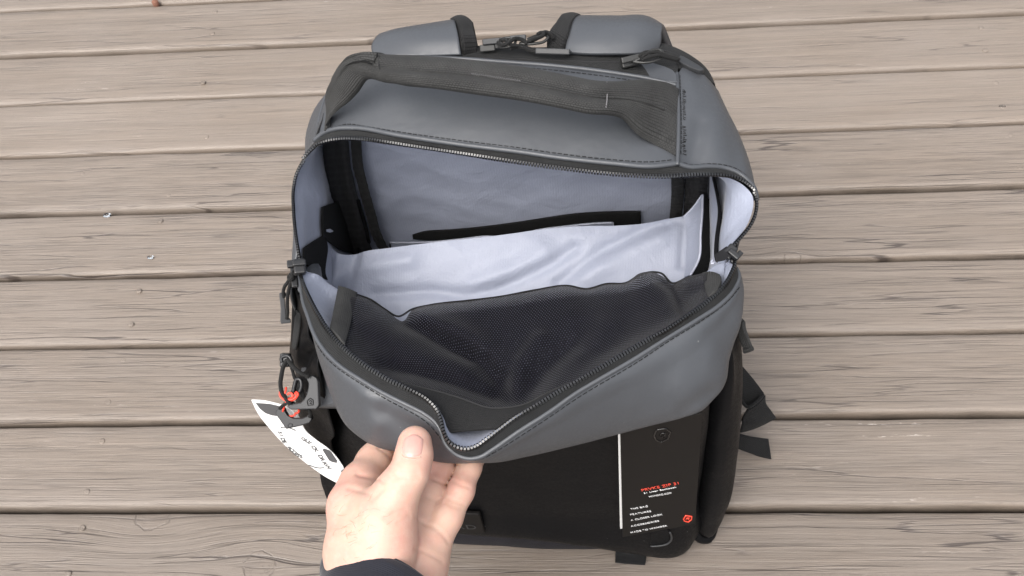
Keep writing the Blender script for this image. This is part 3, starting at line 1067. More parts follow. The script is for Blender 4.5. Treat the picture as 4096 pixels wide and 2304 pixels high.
# twill base pad rolling under
wall('base_pad', [
    [(-.158, .012, .045), (-.08, .004, .040), (0, .003, .034), (.06, .004, .026), (.14, .010, .012)],
    [(-.158, .006, .025), (-.08, -.002, .022), (0, -.003, .019), (.06, .000, .014), (.142, .008, .008)],
    [(-.155, .008, .006), (-.08, .001, .004), (0, .001, .003), (.06, .003, .002), (.142, .011, .002)],
    [(-.15, .022, .0015), (-.08, .02, .0015), (0, .02, .0015), (.06, .02, .0015), (.14, .025, .0015)],
    [(-.15, .19, .0015), (-.08, .20, .0015), (0, .20, .0015), (.06, .20, .0015), (.14, .19, .0015)]], 'twill', 60, 40, .0008, thick=.0015)
# right wing: padded side panel
R_rows = []
for z, xo, y0_, bk in [(.003, .168, .022, .004), (.014, .1755, .014, .005), (.05, .1805, .012, .005), (.10, .1815, .016, .004), (.16, .1805, .022, .001), (.22, .1765, .032, -.004), (.262, .169, .045, -.003), (.30, .161, .07, -.002)]:
    R_rows.append([(.151, .058, z), (.1515, y0_ + .020, z), (.1575, y0_ + .004, z), (.167, y0_, z), (xo - .003, y0_ + .010, z), (xo + .002, y0_ + .035, z), (xo + bk, .10, z), (xo + bk - .002, .15, z), (xo + bk - .007, .20, z), (.155, .232, z), (.13, .242, z)])
side_r_, SRG = wall('side_panel', R_rows, 'shaded_pu', 90, 50, .0018, thick=.002)
# bottom corner roll of the wing
tube('corner_piping', resample(np.array([(.1515, .045, .030), (.153, .022, .024), (.158, .014, .012), (.166, .016, .005), (.172, .03, .004)]), 30), .0042, 'shaded_pu', bag, ns=10)
# left wing
L_rows = []
for z, xo, y0_ in [(.003, -.166, .024), (.014, -.172, .016), (.05, -.176, .014), (.09, -.172, .020), (.12, -.168, .026), (.145, -.160, .036), (.165, -.150, .055)]:
    L_rows.append([(-.13, .242, z), (-.155, .232, z), (xo, .20, z), (xo - .004, .15, z), (xo - .005, .10, z), (xo - .002, y0_ + .035, z), (xo + .004, y0_ + .010, z), (xo + .012, y0_, z), (-.156, y0_ + .004, z), (-.151, y0_ + .020, z), (-.150, .06, z)])
side_l_, SLG = wall('side_panel', L_rows, 'shaded_pu', 90, 50, .0018, thick=.002)
# upper left wall between the zip and the wing, with soft folds
UL = loft_grid([PZ([(1200, 1066, .312), (1180, 1110, .300), (1186, 1150, .296), (1212, 1205, .296), (1236, 1290, .286)]),
                PZ([(1190, 1075, .300), (1178, 1140, .285), (1195, 1215, .278), (1225, 1300, .276), (1262, 1400, .268)]),
                PZ([(1180, 1150, .275), (1187, 1230, .262), (1195, 1330, .258), (1230, 1420, .252), (1290, 1530, .245)]),
                PZ([(1172, 1340, .238), (1180, 1410, .236), (1205, 1480, .234), (1250, 1560, .228), (1320, 1650, .218)]),
                PZ([(1166, 1420, .215), (1185, 1480, .212), (1215, 1560, .206), (1265, 1650, .196), (1340, 1740, .185)]),
                np.array([[-.174, .075, .170], [-.172, .050, .170], [-.163, .032, .170], [-.150, .018, .170], [-.135, .012, .170]]),
                np.array([[-.176, .075, .130], [-.174, .046, .130], [-.165, .027, .130], [-.151, .014, .130], [-.135, .006, .130]]),
                np.array([[-.171, .075, .085], [-.169, .046, .085], [-.160, .030, .085], [-.147, .018, .085], [-.135, .008, .085]])], 60, 60)
UL = dent(UL, [(1290, 1400), (1230, 1420), (1205, 1480)], .007, 26, [.7, .5, -.3])
UL = dent(UL, [(1230, 1340), (1215, 1440), (1225, 1560)], -.003, 24, [.7, .5, -.3])
grid_mesh('side_fold', UL, 'shaded_pu', bag, thick=.0016)
ZS = loft_grid([PZ([(1193, 1240, .272), (1186, 1310, .262), (1178, 1390, .246)]), PZ([(1212, 1255, .277), (1208, 1320, .268), (1192, 1400, .252)])], 20, 4)
grid_mesh('zip_strip', ZS + np.array([-.001, -.002, .003]), 'zip_tape', bag, thick=.001)
# back panel and floor
BK = [[(-.15, .242, .004), (-.08, .25, .004), (0, .252, .004), (.08, .25, .004), (.15, .24, .004)],
      [(-.15, .246, .15), (-.08, .256, .15), (0, .258, .15), (.08, .256, .15), (.15, .244, .15)],
      [(-.145, .250, .29), (-.08, .262, .30), (0, .265, .305), (.08, .262, .30), (.15, .246, .29)],
      [(-.12, .255, .335), (-.08, .262, .34), (0, .266, .342), (.08, .262, .34), (.14, .248, .33)]]
wall('back_panel', BK, 'shaded_pu', 50, 30, .002, thick=.006)

# ---- inside: grey linings
def fold_grid(G, amp, sc, seed, dirv):
    for j in range(G.shape[0]):
        for i in range(G.shape[1]):
            p = G[j, i]
            r = noise.ridged_multi_fractal(Vector((p[0] * sc[0] + seed, p[1] * sc[1], p[2] * sc[2])), 1.0, 2.0, 2, 1.0, 2.0)
            G[j, i] = p + np.asarray(dirv) * amp * (r - 1.0 + .6 * fbm(p[0] * sc[0] * 2.2, p[1] * sc[1] * 2, p[2] * sc[2] * 2 + seed, 2))
    return G
bw = [[(x, .205 + .004 * math.cos(x * 12), .352) for x in np.linspace(-.128, .140, 9)],
      [(x, .214, .31) for x in np.linspace(-.160, .160, 9)],
      [(x, .219, .25) for x in np.linspace(-.170, .168, 9)],
      [(x, .221, .19) for x in np.linspace(-.170, .166, 9)],
      [(x, .220, .06) for x in np.linspace(-.155, .160, 9)]]
BWG = fold_grid(loft_grid([np.array(r) for r in bw], 120, 80), .0022, (9, 9, 14), 3.0, [0, -1, .2])
grid_mesh('back_lining', BWG, 'lining', bag)
bw_bvh = bvh_of(BWG)
# left and right inner walls hang from the zip line
n_ = 50
la = resample(A[:8] + np.array([.0010, 0, -.0008]), n_)[::-1]
lb = np.stack([np.interp(np.linspace(0,1,n_),[0,.2,.45,1],[-.160,-.154,-.146,-.141]), np.linspace(.228, .07, n_), np.full(n_, .30)], 1)
lc = np.stack([np.interp(np.linspace(0,1,n_),[0,.2,.45,1],[-.163,-.157,-.150,-.142]), np.linspace(.230, .06, n_), np.full(n_, .23)], 1)
ld = np.stack([np.interp(np.linspace(0,1,n_),[0,.2,1],[-.162,-.156,-.142]), np.linspace(.230, .05, n_), np.full(n_, .12)], 1)
LWG = fold_grid(loft_grid([la, (la + lb) / 2 + [.001, 0, 0], lb, lc, ld], n_, 50, sample=False), .0018, (14, 12, 16), 8.0, [1, 0, 0])
grid_mesh('side_lining', LWG, 'lining', bag, flip=True)
lw_bvh = bvh_of(LWG)
ra = resample(A[15:] + np.array([-.0010, 0, -.0008]), n_)
ra[:, 0] -= .0035 * np.linspace(0, 1, n_)**2
rb = np.stack([np.linspace(.140, .168, n_), np.linspace(.212, .075, n_), np.full(n_, .315)], 1)
rb[:, 0] = np.interp(np.linspace(0, 1, n_), [0, .3, .7, 1], [.150, .160, .164, .156])
rc_ = np.stack([np.interp(np.linspace(0, 1, n_), [0, .4, 1], [.153, .156, .149]), np.linspace(.214, .065, n_), np.full(n_, .26)], 1)
rd = np.stack([np.interp(np.linspace(0, 1, n_), [0, .4, 1], [.152, .156, .150]), np.linspace(.215, .055, n_), np.full(n_, .12)], 1)
RWG = fold_grid(loft_grid([ra, (ra + rb) / 2, rb, rc_, rd], n_, 50, sample=False), .0018, (14, 12, 16), 5.0, [1, 0, 0])
grid_mesh('side_lining', RWG, 'lining', bag)
rw_bvh = bvh_of(RWG)

def patch(name, bvh, quad_rows, mat, parent, lift=.0015, nu=24, nv=14, thick=.001, rough=0.0):
    """cloth patch laid on an inner surface; rows of outline points given from one edge to the other"""
    rows_ = []
    for r in quad_rows:
        rows_.append([hit(bvh, a, b, lift)[0] for a, b in r])
    G = loft_grid([np.array(r) for r in rows_], nu, nv)
    return grid_mesh(name, G, mat, parent, thick=thick, off=0.0)
# black bound zip panels on the back wall
def ribbed(cols, parent, name='binding_panel', mat='dark_band', nu=26, nv=60):
    G = loft_grid([np.array([at(a, b, y=y_) for a, b, y_ in c]) for c in cols], nv, nu)
    for j in range(G.shape[0]):
        for i in range(G.shape[1]):
            p = G[j, i]
            G[j, i] = p + np.array([0, -.0009 * fbm(j * .35, i * .16, 3.0, 2) - .0004 * math.sin(i * 1.9), 0])
    return grid_mesh(name, G, mat, parent, thick=.0008, off=0.0, flip=True)
YB = .209
lines = [[(1290, 560), (1302, 685), (1318, 774), (1337, 842), (1346, 920), (1372, 1020)],
         [(1316, 558), (1326, 685), (1342, 774), (1356, 850), (1366, 925), (1398, 1020)],
         [(1340, 556), (1352, 680), (1368, 770), (1382, 850), (1394, 930), (1420, 1020)],
         [(1376, 552), (1390, 676), (1408, 766), (1428, 852), (1442, 932), (1462, 1020)],
         [(1392, 552), (1404, 674), (1424, 763), (1448, 856), (1468, 938), (1496, 1020)],
         [(1404, 552), (1414, 672), (1436, 760), (1464, 858), (1490, 946), (1530, 1020)],
         [(1444, 552), (1452, 662), (1473, 752), (1505, 864), (1532, 954), (1572, 1015)]]
deps = [0, -.004, -.001, -.005, .002, -.001, -.0035]
ribbed([[(a, b, YB + d) for a, b in L_] for L_, d in zip(lines[:5], deps[:5])], bag)
ribbed([[(a, b, YB + d) for a, b in L_] for L_, d in zip(lines[5:], deps[5:])], bag, 'binding_edge', 'binding', 10)
zc = [at(a, b, y=YB - .003) for a, b in [(1432, 800), (1446, 850), (1458, 890), (1468, 930), (1476, 965)]]
teeth(np.array(zc), np.array(zc) + [-.004, 0, 0], bag)
ribbed([[(2686, 690, YB), (2686, 793, YB), (2676, 890, YB), (2668, 930, YB)], [(2712, 690, YB - .004), (2710, 793, YB - .004), (2698, 890, YB - .004), (2690, 930, YB - .004)], [(2738, 690, YB - .002), (2734, 793, YB - .002), (2722, 890, YB - .002), (2716, 930, YB - .002)]], bag, 'binding_edge', 'binding', 10)
ribbed([[(2740, 690, YB + .001), (2738, 793, YB + .001), (2730, 890, YB), (2726, 930, YB)], [(2776, 690, YB - .001), (2770, 793, YB - .001), (2766, 890, YB), (2762, 930, YB)], [(2800, 690, YB - .004), (2796, 793, YB - .004), (2796, 890, YB - .004), (2794, 930, YB)], [(2836, 690, YB), (2826, 793, YB), (2828, 890, YB), (2824, 980, YB)]], bag)
zc = [hit(bw_bvh, a, b, .003)[0] for a, b in [(2749, 715), (2748, 793), (2745, 880)]]
stitches(bw_bvh, [(2749, 715), (2748, 793), (2745, 870)], bag, mat='grey_thread', pitch=.003, length=.0016, lift=.003)
# hook-and-loop patches on the left wall
patch('hook_and_loop_patch', lw_bvh, [[(1278, 828), (1306, 818), (1346, 806)], [(1276, 880), (1306, 882), (1384, 898)], [(1280, 944), (1316, 976), (1405, 1012)]], 'hook_loop', bag, lift=.002)
patch('hook_and_loop_patch', lw_bvh, [[(1203, 994), (1240, 968), (1286, 940)], [(1204, 1030), (1244, 1010), (1300, 990)], [(1225, 1075), (1250, 1080), (1290, 1090)], [(1245, 1110), (1262, 1112), (1300, 1120)]], 'hook_loop', bag, lift=.002)
plate('label_tab', [hit(lw_bvh, a, b, .004)[0] for a, b in [(1285, 917), (1345, 909), (1340, 920), (1300, 929), (1286, 926)]], CAM - np.array([-.14, .15, .2]), .0006, 'lining', bag)
# long hook-and-loop strip and slip pocket on the back wall
patch('hook_and_loop_strip', bw_bvh, [[(1652, 929), (1700, 915), (1780, 909), (1863, 903), (2000, 887), (2100, 873), (2200, 858), (2290, 845), (2411, 836), (2500, 834), (2563, 833)],
                                      [(1654, 945), (1728, 950), (1800, 948), (1900, 938), (2000, 930), (2100, 920), (2200, 905), (2290, 898), (2411, 900), (2500, 902), (2565, 905)]], 'hook_loop', bag, lift=.003, nu=80, nv=8)
pk = patch('slip_pocket', bw_bvh, [[(1564, 949), (1650, 947), (1728, 945), (1800, 938), (1870, 930), (1952, 921), (2000, 925), (2048, 925), (2145, 900), (2290, 878), (2380, 868), (2454, 866)],
                                   [(1566, 970), (1650, 969), (1728, 967), (1800, 960), (1870, 952), (1952, 944), (2000, 948), (2048, 947), (2145, 925), (2290, 905), (2380, 895), (2456, 892)],
                                   [(1572, 1010), (1650, 1005), (1728, 1000), (1800, 995), (1870, 990), (1952, 985), (2000, 985), (2048, 980), (2145, 965), (2290, 950), (2380, 945), (2460, 945)]], 'lining', bag, lift=.006, nu=80, nv=12)
seam = [hit(bw_bvh, a, b, .0068)[0] for a, b in [(1564, 949), (1650, 947), (1728, 945), (1800, 938), (1870, 930), (1952, 921), (2000, 925), (2048, 925), (2145, 900), (2290, 878), (2380, 868), (2454, 866)]]
tube('hem', resample(seam, 90), .0008, 'white_thread', pk, ns=6)
tube('hem', resample([hit(bw_bvh, a, b, .0066)[0] for a, b in [(1564, 949), (1567, 970), (1572, 1005)]], 10), .0008, 'thread', pk, ns=6)
tube('hem', resample([hit(bw_bvh, a, b, .0066)[0] for a, b in [(2453, 866), (2455, 885), (2456, 905)]], 10), .0008, 'white_thread', pk, ns=6)

# ---- divider pocket: light sheet leaning forward
D = [PZ([(1300, 960, .232), (1352, 1012, .226), (1495, 999, .228), (1773, 965, .230), (2000, 941, .232), (2193, 914, .234), (2338, 904, .235), (2459, 903, .235), (2580, 892, .237), (2676, 873, .239), (2742, 862, .240)]),
     PZ([(1302, 990, .229), (1356, 1035, .2235), (1495, 1025, .2255), (1773, 992, .2275), (2000, 968, .2295), (2193, 942, .2315), (2338, 930, .2325), (2459, 928, .2325), (2580, 918, .2345), (2676, 905, .236), (2750, 890, .237)]),
     PZ([(1308, 1060, .218), (1375, 1095, .215), (1510, 1090, .218), (1773, 1070, .219), (2000, 1045, .221), (2193, 1020, .223), (2338, 1005, .2245), (2459, 1000, .225), (2580, 990, .227), (2676, 975, .229), (2756, 960, .231)]),
     PZ([(1312, 1130, .207), (1400, 1170, .205), (1530, 1190, .206), (1773, 1160, .209), (2000, 1130, .212), (2193, 1110, .214), (2338, 1095, .216), (2459, 1090, .217), (2580, 1075, .219), (2676, 1060, .221), (2754, 1045, .223)]),
     PZ([(1320, 1190, .197), (1420, 1250, .194), (1560, 1300, .193), (1773, 1270, .196), (2000, 1225, .200), (2193, 1200, .203), (2338, 1190, .205), (2459, 1180, .206), (2580, 1160, .209), (2676, 1145, .211), (2750, 1120, .214)])]
last = D[-1] + np.array([0, .008, -.09])
last[:, 1] = np.maximum(last[:, 1], .085)
D.append(last)
DG = loft_grid(D, 150, 90)
nor = np.array([0, -.55, .83])
# diagonal drapes
DG = dent(DG, [(1330, 1130), (1420, 1080), (1520, 1062), (1640, 1040)], -.003, 34, nor * -1)
DG = dent(DG, [(1500, 1175), (1700, 1165), (1850, 1180), (2000, 1150), (2200, 1060), (2300, 990)], .0035, 26, -nor)
DG = dent(DG, [(1900, 1140), (2060, 1080), (2180, 1010)], -.0040, 44, -nor)
DG = dent(DG, [(2240, 1130), (2400, 1010), (2560, 930), (2700, 880)], .0042, 28, -nor)
DG = dent(DG, [(2340, 1100), (2480, 1020), (2640, 960)], -.0030, 46, -nor)
DG = dent(DG, [(1420, 1020), (1400, 1100), (1370, 1180)], .0045, 22, -nor)
DG = dent(DG, [(1360, 1010), (1345, 1080), (1330, 1160)], -.004, 20, -nor)
DG = dent(DG, [(2740, 880), (2735, 980), (2730, 1060)], .003, 20, -nor)
DG = fold_grid(DG, .0016, (13, 16, 12), 12.0, nor)
div = grid_mesh('divider_pocket', DG, 'lining', bag, flip=True)
# side gussets of the pocket with a pale hem
GR = loft_grid([PZ([(2734, 868, .2405), (2746, 900, .238), (2750, 960, .2325), (2744, 1045, .224), (2735, 1110, .216)]),
                PZ([(2770, 832, .246), (2782, 880, .245), (2784, 950, .241), (2778, 1030, .234), (2758, 1100, .224)]),
                PZ([(2807, 781, .254), (2806, 840, .252), (2799, 938, .247), (2793, 1033, .240), (2757, 1103, .228)])], 40, 14)
grid_mesh('pocket_gusset', GR, 'lining', div)
tube('hem', resample(GR[-1] + [.0006, 0, .0004], 50), .0010, 'white_thread', div, ns=6)
tube('hem', resample(loft_grid([GR[0], GR[6], GR[13]], 3, 3)[:, 0], 20), .0008, 'white_thread', div, ns=6)
GD = loft_grid([GR[-1] + [.0012, 0, -.0005], GR[-1] + [.010, .004, -.012], GR[-1] + [.013, .01, -.05]], 40, 10)
grid_mesh('hook_and_loop_strip', GD, 'hook_loop', bag)
GL = loft_grid([PZ([(1288, 945, .232), (1290, 1000, .230), (1276, 1035, .228), (1240, 1085, .232)]),
                PZ([(1300, 985, .230), (1303, 1025, .227), (1296, 1070, .225), (1270, 1108, .226)]),
                PZ([(1312, 1015, .224), (1316, 1060, .222), (1318, 1105, .218), (1312, 1150, .212)])], 30, 14)
grid_mesh('pocket_gusset', GL, 'lining', div)
tube('hem', resample(GL[0], 40), .0008, 'white_thread', div, ns=6)
grid_mesh('hook_and_loop_strip', loft_grid([GL[0] + [-.001, 0, 0], GL[0] + [-.010, .004, -.012], GL[0] + [-.012, .01, -.06]], 30, 10), 'hook_loop', bag)

# ---- flap lining (white) and black mesh pocket on it
l0 = resample(B + np.array([0, .0008, -.0022]), 140)
l2 = resample(PZ([(1212, 1078, .322), (1230, 1088, .320), (1252, 1093, .317), (1278, 1106, .312), (1307, 1130, .304), (1356, 1162, .296), (1426, 1205, .283), (1539, 1275, .270), (1640, 1282, .262), (1723, 1260, .258), (2000, 1230, .252),
                  (2270, 1185, .255), (2507, 1165, .267), (2643, 1125, .279), (2749, 1124, .294), (2816, 1096, .300), (2862, 1062, .310), (2898, 1052, .318), (2918, 1050, .322)]), 140)
l1 = (l0 + l2) / 2 + np.array([0, .004, -.021])
l3 = l2 + np.array([0, .004, -.012])
l4 = l2 + np.array([0, .006, -.10])
# keep the pocket mouth corners bulging upward so the light lining shows beside the mesh
tt_ = np.linspace(0, 1, 140)
endb = np.exp(-((tt_ - .02) / .10)**2) + np.exp(-((tt_ - .98) / .06)**2)
l1 = l1 + np.array([0, -.003, .020]) * endb[:, None]
FLG = fold_grid(loft_grid([l0, l1, l2, l3, l4], 140, 50, sample=False), .0009, (18, 18, 14), 21., [0, -.4, .9])
fl_lin = grid_mesh('flap_lining', FLG, 'lining', flap)

# upper edge, three inner lines and the sewn lower edge of the mesh
m_top = PZ([(1392, 1164, .300), (1426, 1178, .296), (1481, 1198, .290), (1539, 1237, .284), (1592, 1266, .279), (1650, 1237, .277), (1723, 1220, .275), (1868, 1203, .271), (2000, 1187, .268), (2145, 1160, .269),
            (2270, 1143, .271), (2348, 1156, .273), (2425, 1136, .277), (2507, 1131, .280), (2556, 1102, .284), (2594, 1090, .286), (2643, 1093, .289), (2691, 1134, .291), (2749, 1112, .298), (2820, 1098, .306)])
m_bot = PZ([(1378, 1388, .3325), (1450, 1450, .3325), (1510, 1488, .331), (1570, 1517, .329), (1674, 1548, .325), (1740, 1562, .321), (1819, 1585, .317), (1890, 1610, .315), (1950, 1630, .315), (2020, 1632, .317), (2093, 1620, .320), (2176, 1580, .325), (2286, 1534, .330),
            (2380, 1478, .331), (2450, 1438, .3315), (2563, 1371, .3315), (2673, 1310, .3315), (2756, 1254, .3305), (2836, 1190, .3295)])
t0 = resample(m_top, 170); t1 = resample(m_bot, 170)
sag = np.sin(np.linspace(0, math.pi, 170))[:, None]
mr = [t0, t0 + (t1 - t0) * .12 + [0, 0, .005], t0 + (t1 - t0) * .33 + np.array([0, 0, .004]), t0 + (t1 - t0) * .58 - np.array([0, 0, .004]) * sag,
      t0 + (t1 - t0) * .82 - np.array([0, 0, .006]) * sag, t1]
MG = loft_grid(mr, 170, 100, sample=False)
up_ = np.array([0, -.25, .97])
MG = dent(MG, [(1600, 1270), (1700, 1320), (1800, 1385), (1870, 1418)], .0100, 32, -up_)
MG = dent(MG, [(1680, 1315), (1800, 1385), (1910, 1450), (1990, 1520)], .0045, 60, -up_)
MG = dent(MG, [(1700, 1285), (1830, 1330), (1930, 1390), (1990, 1450)], -.008, 44, -up_)
MG = dent(MG, [(1480, 1300), (1560, 1350), (1700, 1430), (1850, 1470)], -.006, 50, -up_)
MG = dent(MG, [(1500, 1460), (1650, 1480), (1800, 1520), (1960, 1580)], .008, 30, -up_)
MG = dent(MG, [(1940, 1440), (2000, 1520), (2020, 1590)], .009, 40, -up_)
MG = dent(MG, [(2060, 1560), (2085, 1460), (2160, 1360)], -.007, 38, -up_)
MG = dent(MG, [(2090, 1590), (2180, 1480), (2290, 1380)], .005, 40, -up_)
MG = dent(MG, [(2220, 1520), (2330, 1420), (2420, 1300)], -.004, 46, -up_)
MG = dent(MG, [(2640, 1110), (2690, 1150), (2720, 1200), (2740, 1240)], .007, 24, -up_)
MG = dent(MG, [(2560, 1110), (2600, 1160), (2660, 1230)], -.004, 40, -up_)
MG = dent(MG, [(1480, 1210), (1470, 1300), (1440, 1400)], .003, 30, -up_)
MG = fold_grid(MG, .0010, (20, 16, 12), 31., up_)
mesh_p = grid_mesh('mesh_pocket', MG, 'mesh_cloth', bag)
tube('hem', t0 + np.array([0, 0, .0002]), .0008, 'binding', mesh_p, ns=6)
# webbing binding at both ends of the mesh and the band below it
bl = loft_grid([PZ([(1358, 1150, .302), (1346, 1210, .311), (1334, 1265, .320), (1322, 1322, .330)]) + [0, 0, .001], PZ([(1384, 1158, .305), (1374, 1225, .315), (1362, 1290, .324), (1352, 1350, .334)]) + [0, 0, .001],
                PZ([(1428, 1176, .300), (1412, 1250, .310), (1396, 1325, .322), (1378, 1384, .334)]) + [0, 0, .001]], 40, 12)
grid_mesh('edge_binding', bl, 'webbing', mesh_p, thick=.002, off=0)
br_ = loft_grid([PZ([(2812, 1100, .306), (2822, 1150, .317), (2834, 1196, .330)]) + [0, 0, .0015], PZ([(2846, 1098, .312), (2850, 1140, .322), (2852, 1180, .331)]) + [0, 0, .002],
                 PZ([(2876, 1106, .316), (2886, 1130, .324), (2872, 1160, .331)]) + [0, 0, .001]], 30, 12)
grid_mesh('edge_binding', br_, 'webbing', mesh_p, thick=.002, off=0)
bd = loft_grid([PZ([(1600, 1530, .3275), (1674, 1550, .3245), (1740, 1566, .3205), (1819, 1588, .3165), (1890, 1613, .3145), (1950, 1633, .3145), (2020, 1635, .3165), (2093, 1622, .3195), (2190, 1575, .3255), (2290, 1531, .3305)]) + [0, 0, .0008],
                PZ([(1640, 1554, .329), (1710, 1585, .325), (1760, 1618, .321), (1830, 1648, .317), (1890, 1668, .315), (1950, 1674, .315), (2020, 1668, .317), (2090, 1642, .320), (2180, 1590, .326), (2285, 1537, .3305)]) + [0, -.0004, .0018],
                PZ([(1665, 1570, .329), (1735, 1615, .3255), (1772, 1665, .322), (1797, 1728, .317), (1850, 1726, .316), (1900, 1722, .316), (1970, 1716, .318), (2040, 1706, .321), (2100, 1652, .326), (2270, 1546, .331)]) + [0, -.0004, .0006]], 90, 16)
grid_mesh('lower_band', bd, 'binding', mesh_p, thick=.0014, off=0)
tube('hem', resample(bd[0] + [0, -.0003, .0010], 90), .0008, 'thread', mesh_p, ns=6)

# ---- carry handle: two webbing layers twisted at the ends
h_up = PZ([(1318, 470, .352), (1307, 400, .366), (1332, 322, .388), (1365, 262, .402), (1398, 233, .408), (1440, 219, .410), (1514, 223, .409), (1680, 230, .407), (1804, 238, .406), (1887, 247, .405), (2094, 274, .403),
           (2277, 309, .400), (2370, 327, .398), (2462, 332, .393), (2532, 326, .385), (2624, 328, .374), (2684, 342, .364), (2711, 360, .358)])
h_mid = PZ([(1306, 500, .352), (1322, 400, .372), (1352, 325, .392), (1392, 268, .404), (1430, 258, .408), (1476, 262, .408), (1530, 274, .409), (1690, 287, .408), (1810, 296, .407), (1895, 305, .406), (2096, 336, .404),
            (2270, 371, .401), (2366, 389, .398), (2440, 392, .393), (2520, 402, .386), (2600, 420, .375), (2670, 445, .364), (2711, 480, .357)])
h_lo = PZ([(1303, 524, .352), (1318, 478, .360), (1350, 438, .370), (1392, 404, .380), (1430, 364, .390), (1466, 314, .398), (1545, 324, .402), (1684, 341, .404), (1810, 358, .404), (1890, 370, .403), (2094, 398, .402),
           (2262, 430, .399), (2360, 450, .397), (2440, 455, .392), (2492, 470, .384), (2556, 540, .370), (2630, 586, .360), (2706, 622, .357)])
hu, hm_, hl = resample(h_up, 160), resample(h_mid, 160), resample(h_lo, 160)
_k = np.clip(np.minimum(np.linspace(0, 1, 160) / .30, (1 - np.linspace(0, 1, 160)) / .22), 0, 1)[:, None]
_vn = (CAM - hm_) / np.linalg.norm(CAM - hm_, axis=1)[:, None]
HG = loft_grid([hu - _vn * .006 * _k, hu * .82 + hm_ * .18 + _vn * .0012 * _k, (hu + hm_) / 2 + _vn * .0020 * _k, hm_ - _vn * .0014 * _k,
                (hl + hm_) / 2 + _vn * .0020 * _k, hl * .82 + hm_ * .18 + _vn * .0008 * _k, hl - _vn * .0070 * _k], 160, 42, sample=False)
handle = grid_mesh('carry_handle', HG, 'webbing', bag, thick=.0026, off=0.0)
# rolled padding under the grip so it is a real bundle
core = resample((h_up[6:13] + h_lo[6:13]) / 2 - [0, 0, .0085], 60)
tube('grip_padding', core, np.interp(np.linspace(0, 1, 60), [0, .12, .88, 1], [.003, .0050, .0050, .003]), 'webbing', handle, ns=12)
# upper lip of the folded left end
lip = loft_grid([PZ([(1352, 318, .384), (1370, 288, .396), (1400, 255, .404), (1450, 246, .408), (1500, 258, .409)]),
                 PZ([(1330, 330, .384), (1362, 268, .400), (1398, 234, .4085), (1440, 220, .411), (1514, 224, .410)])], 40, 8)
grid_mesh('webbing_fold', lip + [0, 0, .0022], 'webbing', handle, thick=.002, off=0.0)
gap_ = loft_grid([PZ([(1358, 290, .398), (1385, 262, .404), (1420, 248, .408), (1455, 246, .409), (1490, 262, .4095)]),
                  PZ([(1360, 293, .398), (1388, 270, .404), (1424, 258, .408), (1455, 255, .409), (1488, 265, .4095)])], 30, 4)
grid_mesh('fold_shade_strip', gap_ + [0, 0, .0016], 'hook_loop', handle, thick=.0006, off=0.0)  # dark strip laid on top as the shade inside the fold
hb = bvh_of(HG)
stitches(hb, [(1520, 268), (1690, 283), (1810, 292), (1895, 301), (2096, 331), (2270, 366), (2360, 384)], handle, mat='thread', pitch=.0026, lift=.0016, r=.0004)
stitches(hb, [(1516, 232), (1522, 270), (1540, 318)], handle, mat='thread', pitch=.0022, length=.0016, lift=.0016, r=.0006)
stitches(hb, [(2426, 335), (2424, 380), (2420, 430), (2416, 452)], handle, mat='grey_thread', pitch=.0022, length=.0016, lift=.0016, r=.0005)
parts = []
for i in range(26):
    t = i / 25
    p = [hit(hb, 1888 + 190 * t, 297 + 28 * t, .0017)[0], hit(hb, 1890 + 190 * t + 3, 307 + 30 * t, .0017)[0]]
    v, f, _ = tube_data(np.array(p), .0004, 4); parts.append((v, f))
V, F = join_data(parts)
o = mesh_obj('bar_tack', V, F, 'grey_thread', handle); o['kind'] = 'stuff'
# centre welt of the grip
tube('welt', resample([hit(hb, a, b, .0012)[0] for a, b in [(1500, 264), (1690, 287), (1810, 296), (1895, 305), (2096, 336), (2270, 371), (2366, 389), (2500, 398), (2590, 417), (2650, 442)]], 90), .0010, 'webbing', handle, ns=6)

# ---- zip sliders, pulls and cords
def rounded_box(name, c, ax, ay, az, mat, parent, bev=.0012):
    V, F = box_data(c, ax, ay, az)
    return mesh_obj(name, V, F, mat, parent, smooth=False, bevel=bev)

def pull_frame(c, along):
    a = np.array(along, float); a /= np.linalg.norm(a)
    v = CAM - c; v /= np.linalg.norm(v)
    b = np.cross(v, a); b /= np.linalg.norm(b)
    n = np.cross(a, b)
    if np.dot(n, CAM - c) < 0: n = -n
    return a, b, n

# left slider where both zips meet
c = at(1198, 1068, z=.327)
a, b, n = pull_frame(c, at(1206, 1130, z=.322) - at(1196, 1030, z=.327))
s1 = rounded_box('zip_slider', c, a * .0056, b * .0040, n * .0028, 'plastic', bag)
rounded_box('crown', c + n * .003 - a * .0015, a * .0020, b * .0046, n * .0019, 'plastic', s1, .0008)
bar = at(1172, 1064, z=.325)
rounded_box('bridge', at(1176, 1056, z=.327), a * .0026, b * .0048, n * .0021, 'plastic', s1, .0008)
rounded_box('bail', at(1176, 1105, z=.315), a * .0085, b * .0022, n * .0016, 'plastic', s1, .0008)
P = PZ([(1176, 1085, .320), (1164, 1110, .315), (1150, 1130, .309), (1137, 1150, .304), (1133, 1172, .300), (1136, 1190, .297)])
tube('pull_cord', resample(P, 30), .0013, 'cord_weave', s1, ns=8)
P = PZ([(1178, 1092, .320), (1170, 1118, .315), (1160, 1140, .309), (1152, 1175, .302), (1149, 1210, .296), (1150, 1250, .290), (1147, 1276, .286)])
tube('pull_cord', resample(P, 30), .0013, 'cord_weave', s1, ns=8)
knot = PZ([(1162, 1098, .317), (1170, 1104, .319), (1166, 1114, .318), (1156, 1112, .315), (1160, 1102, .318), (1170, 1112, .319)])
tube('cord_knot', resample(knot, 30), .0015, 'cord_weave', s1, ns=8)
pt0, pt1 = at(1131, 1172, z=.299), at(1144, 1294, z=.283)
aa = pt1 - pt0
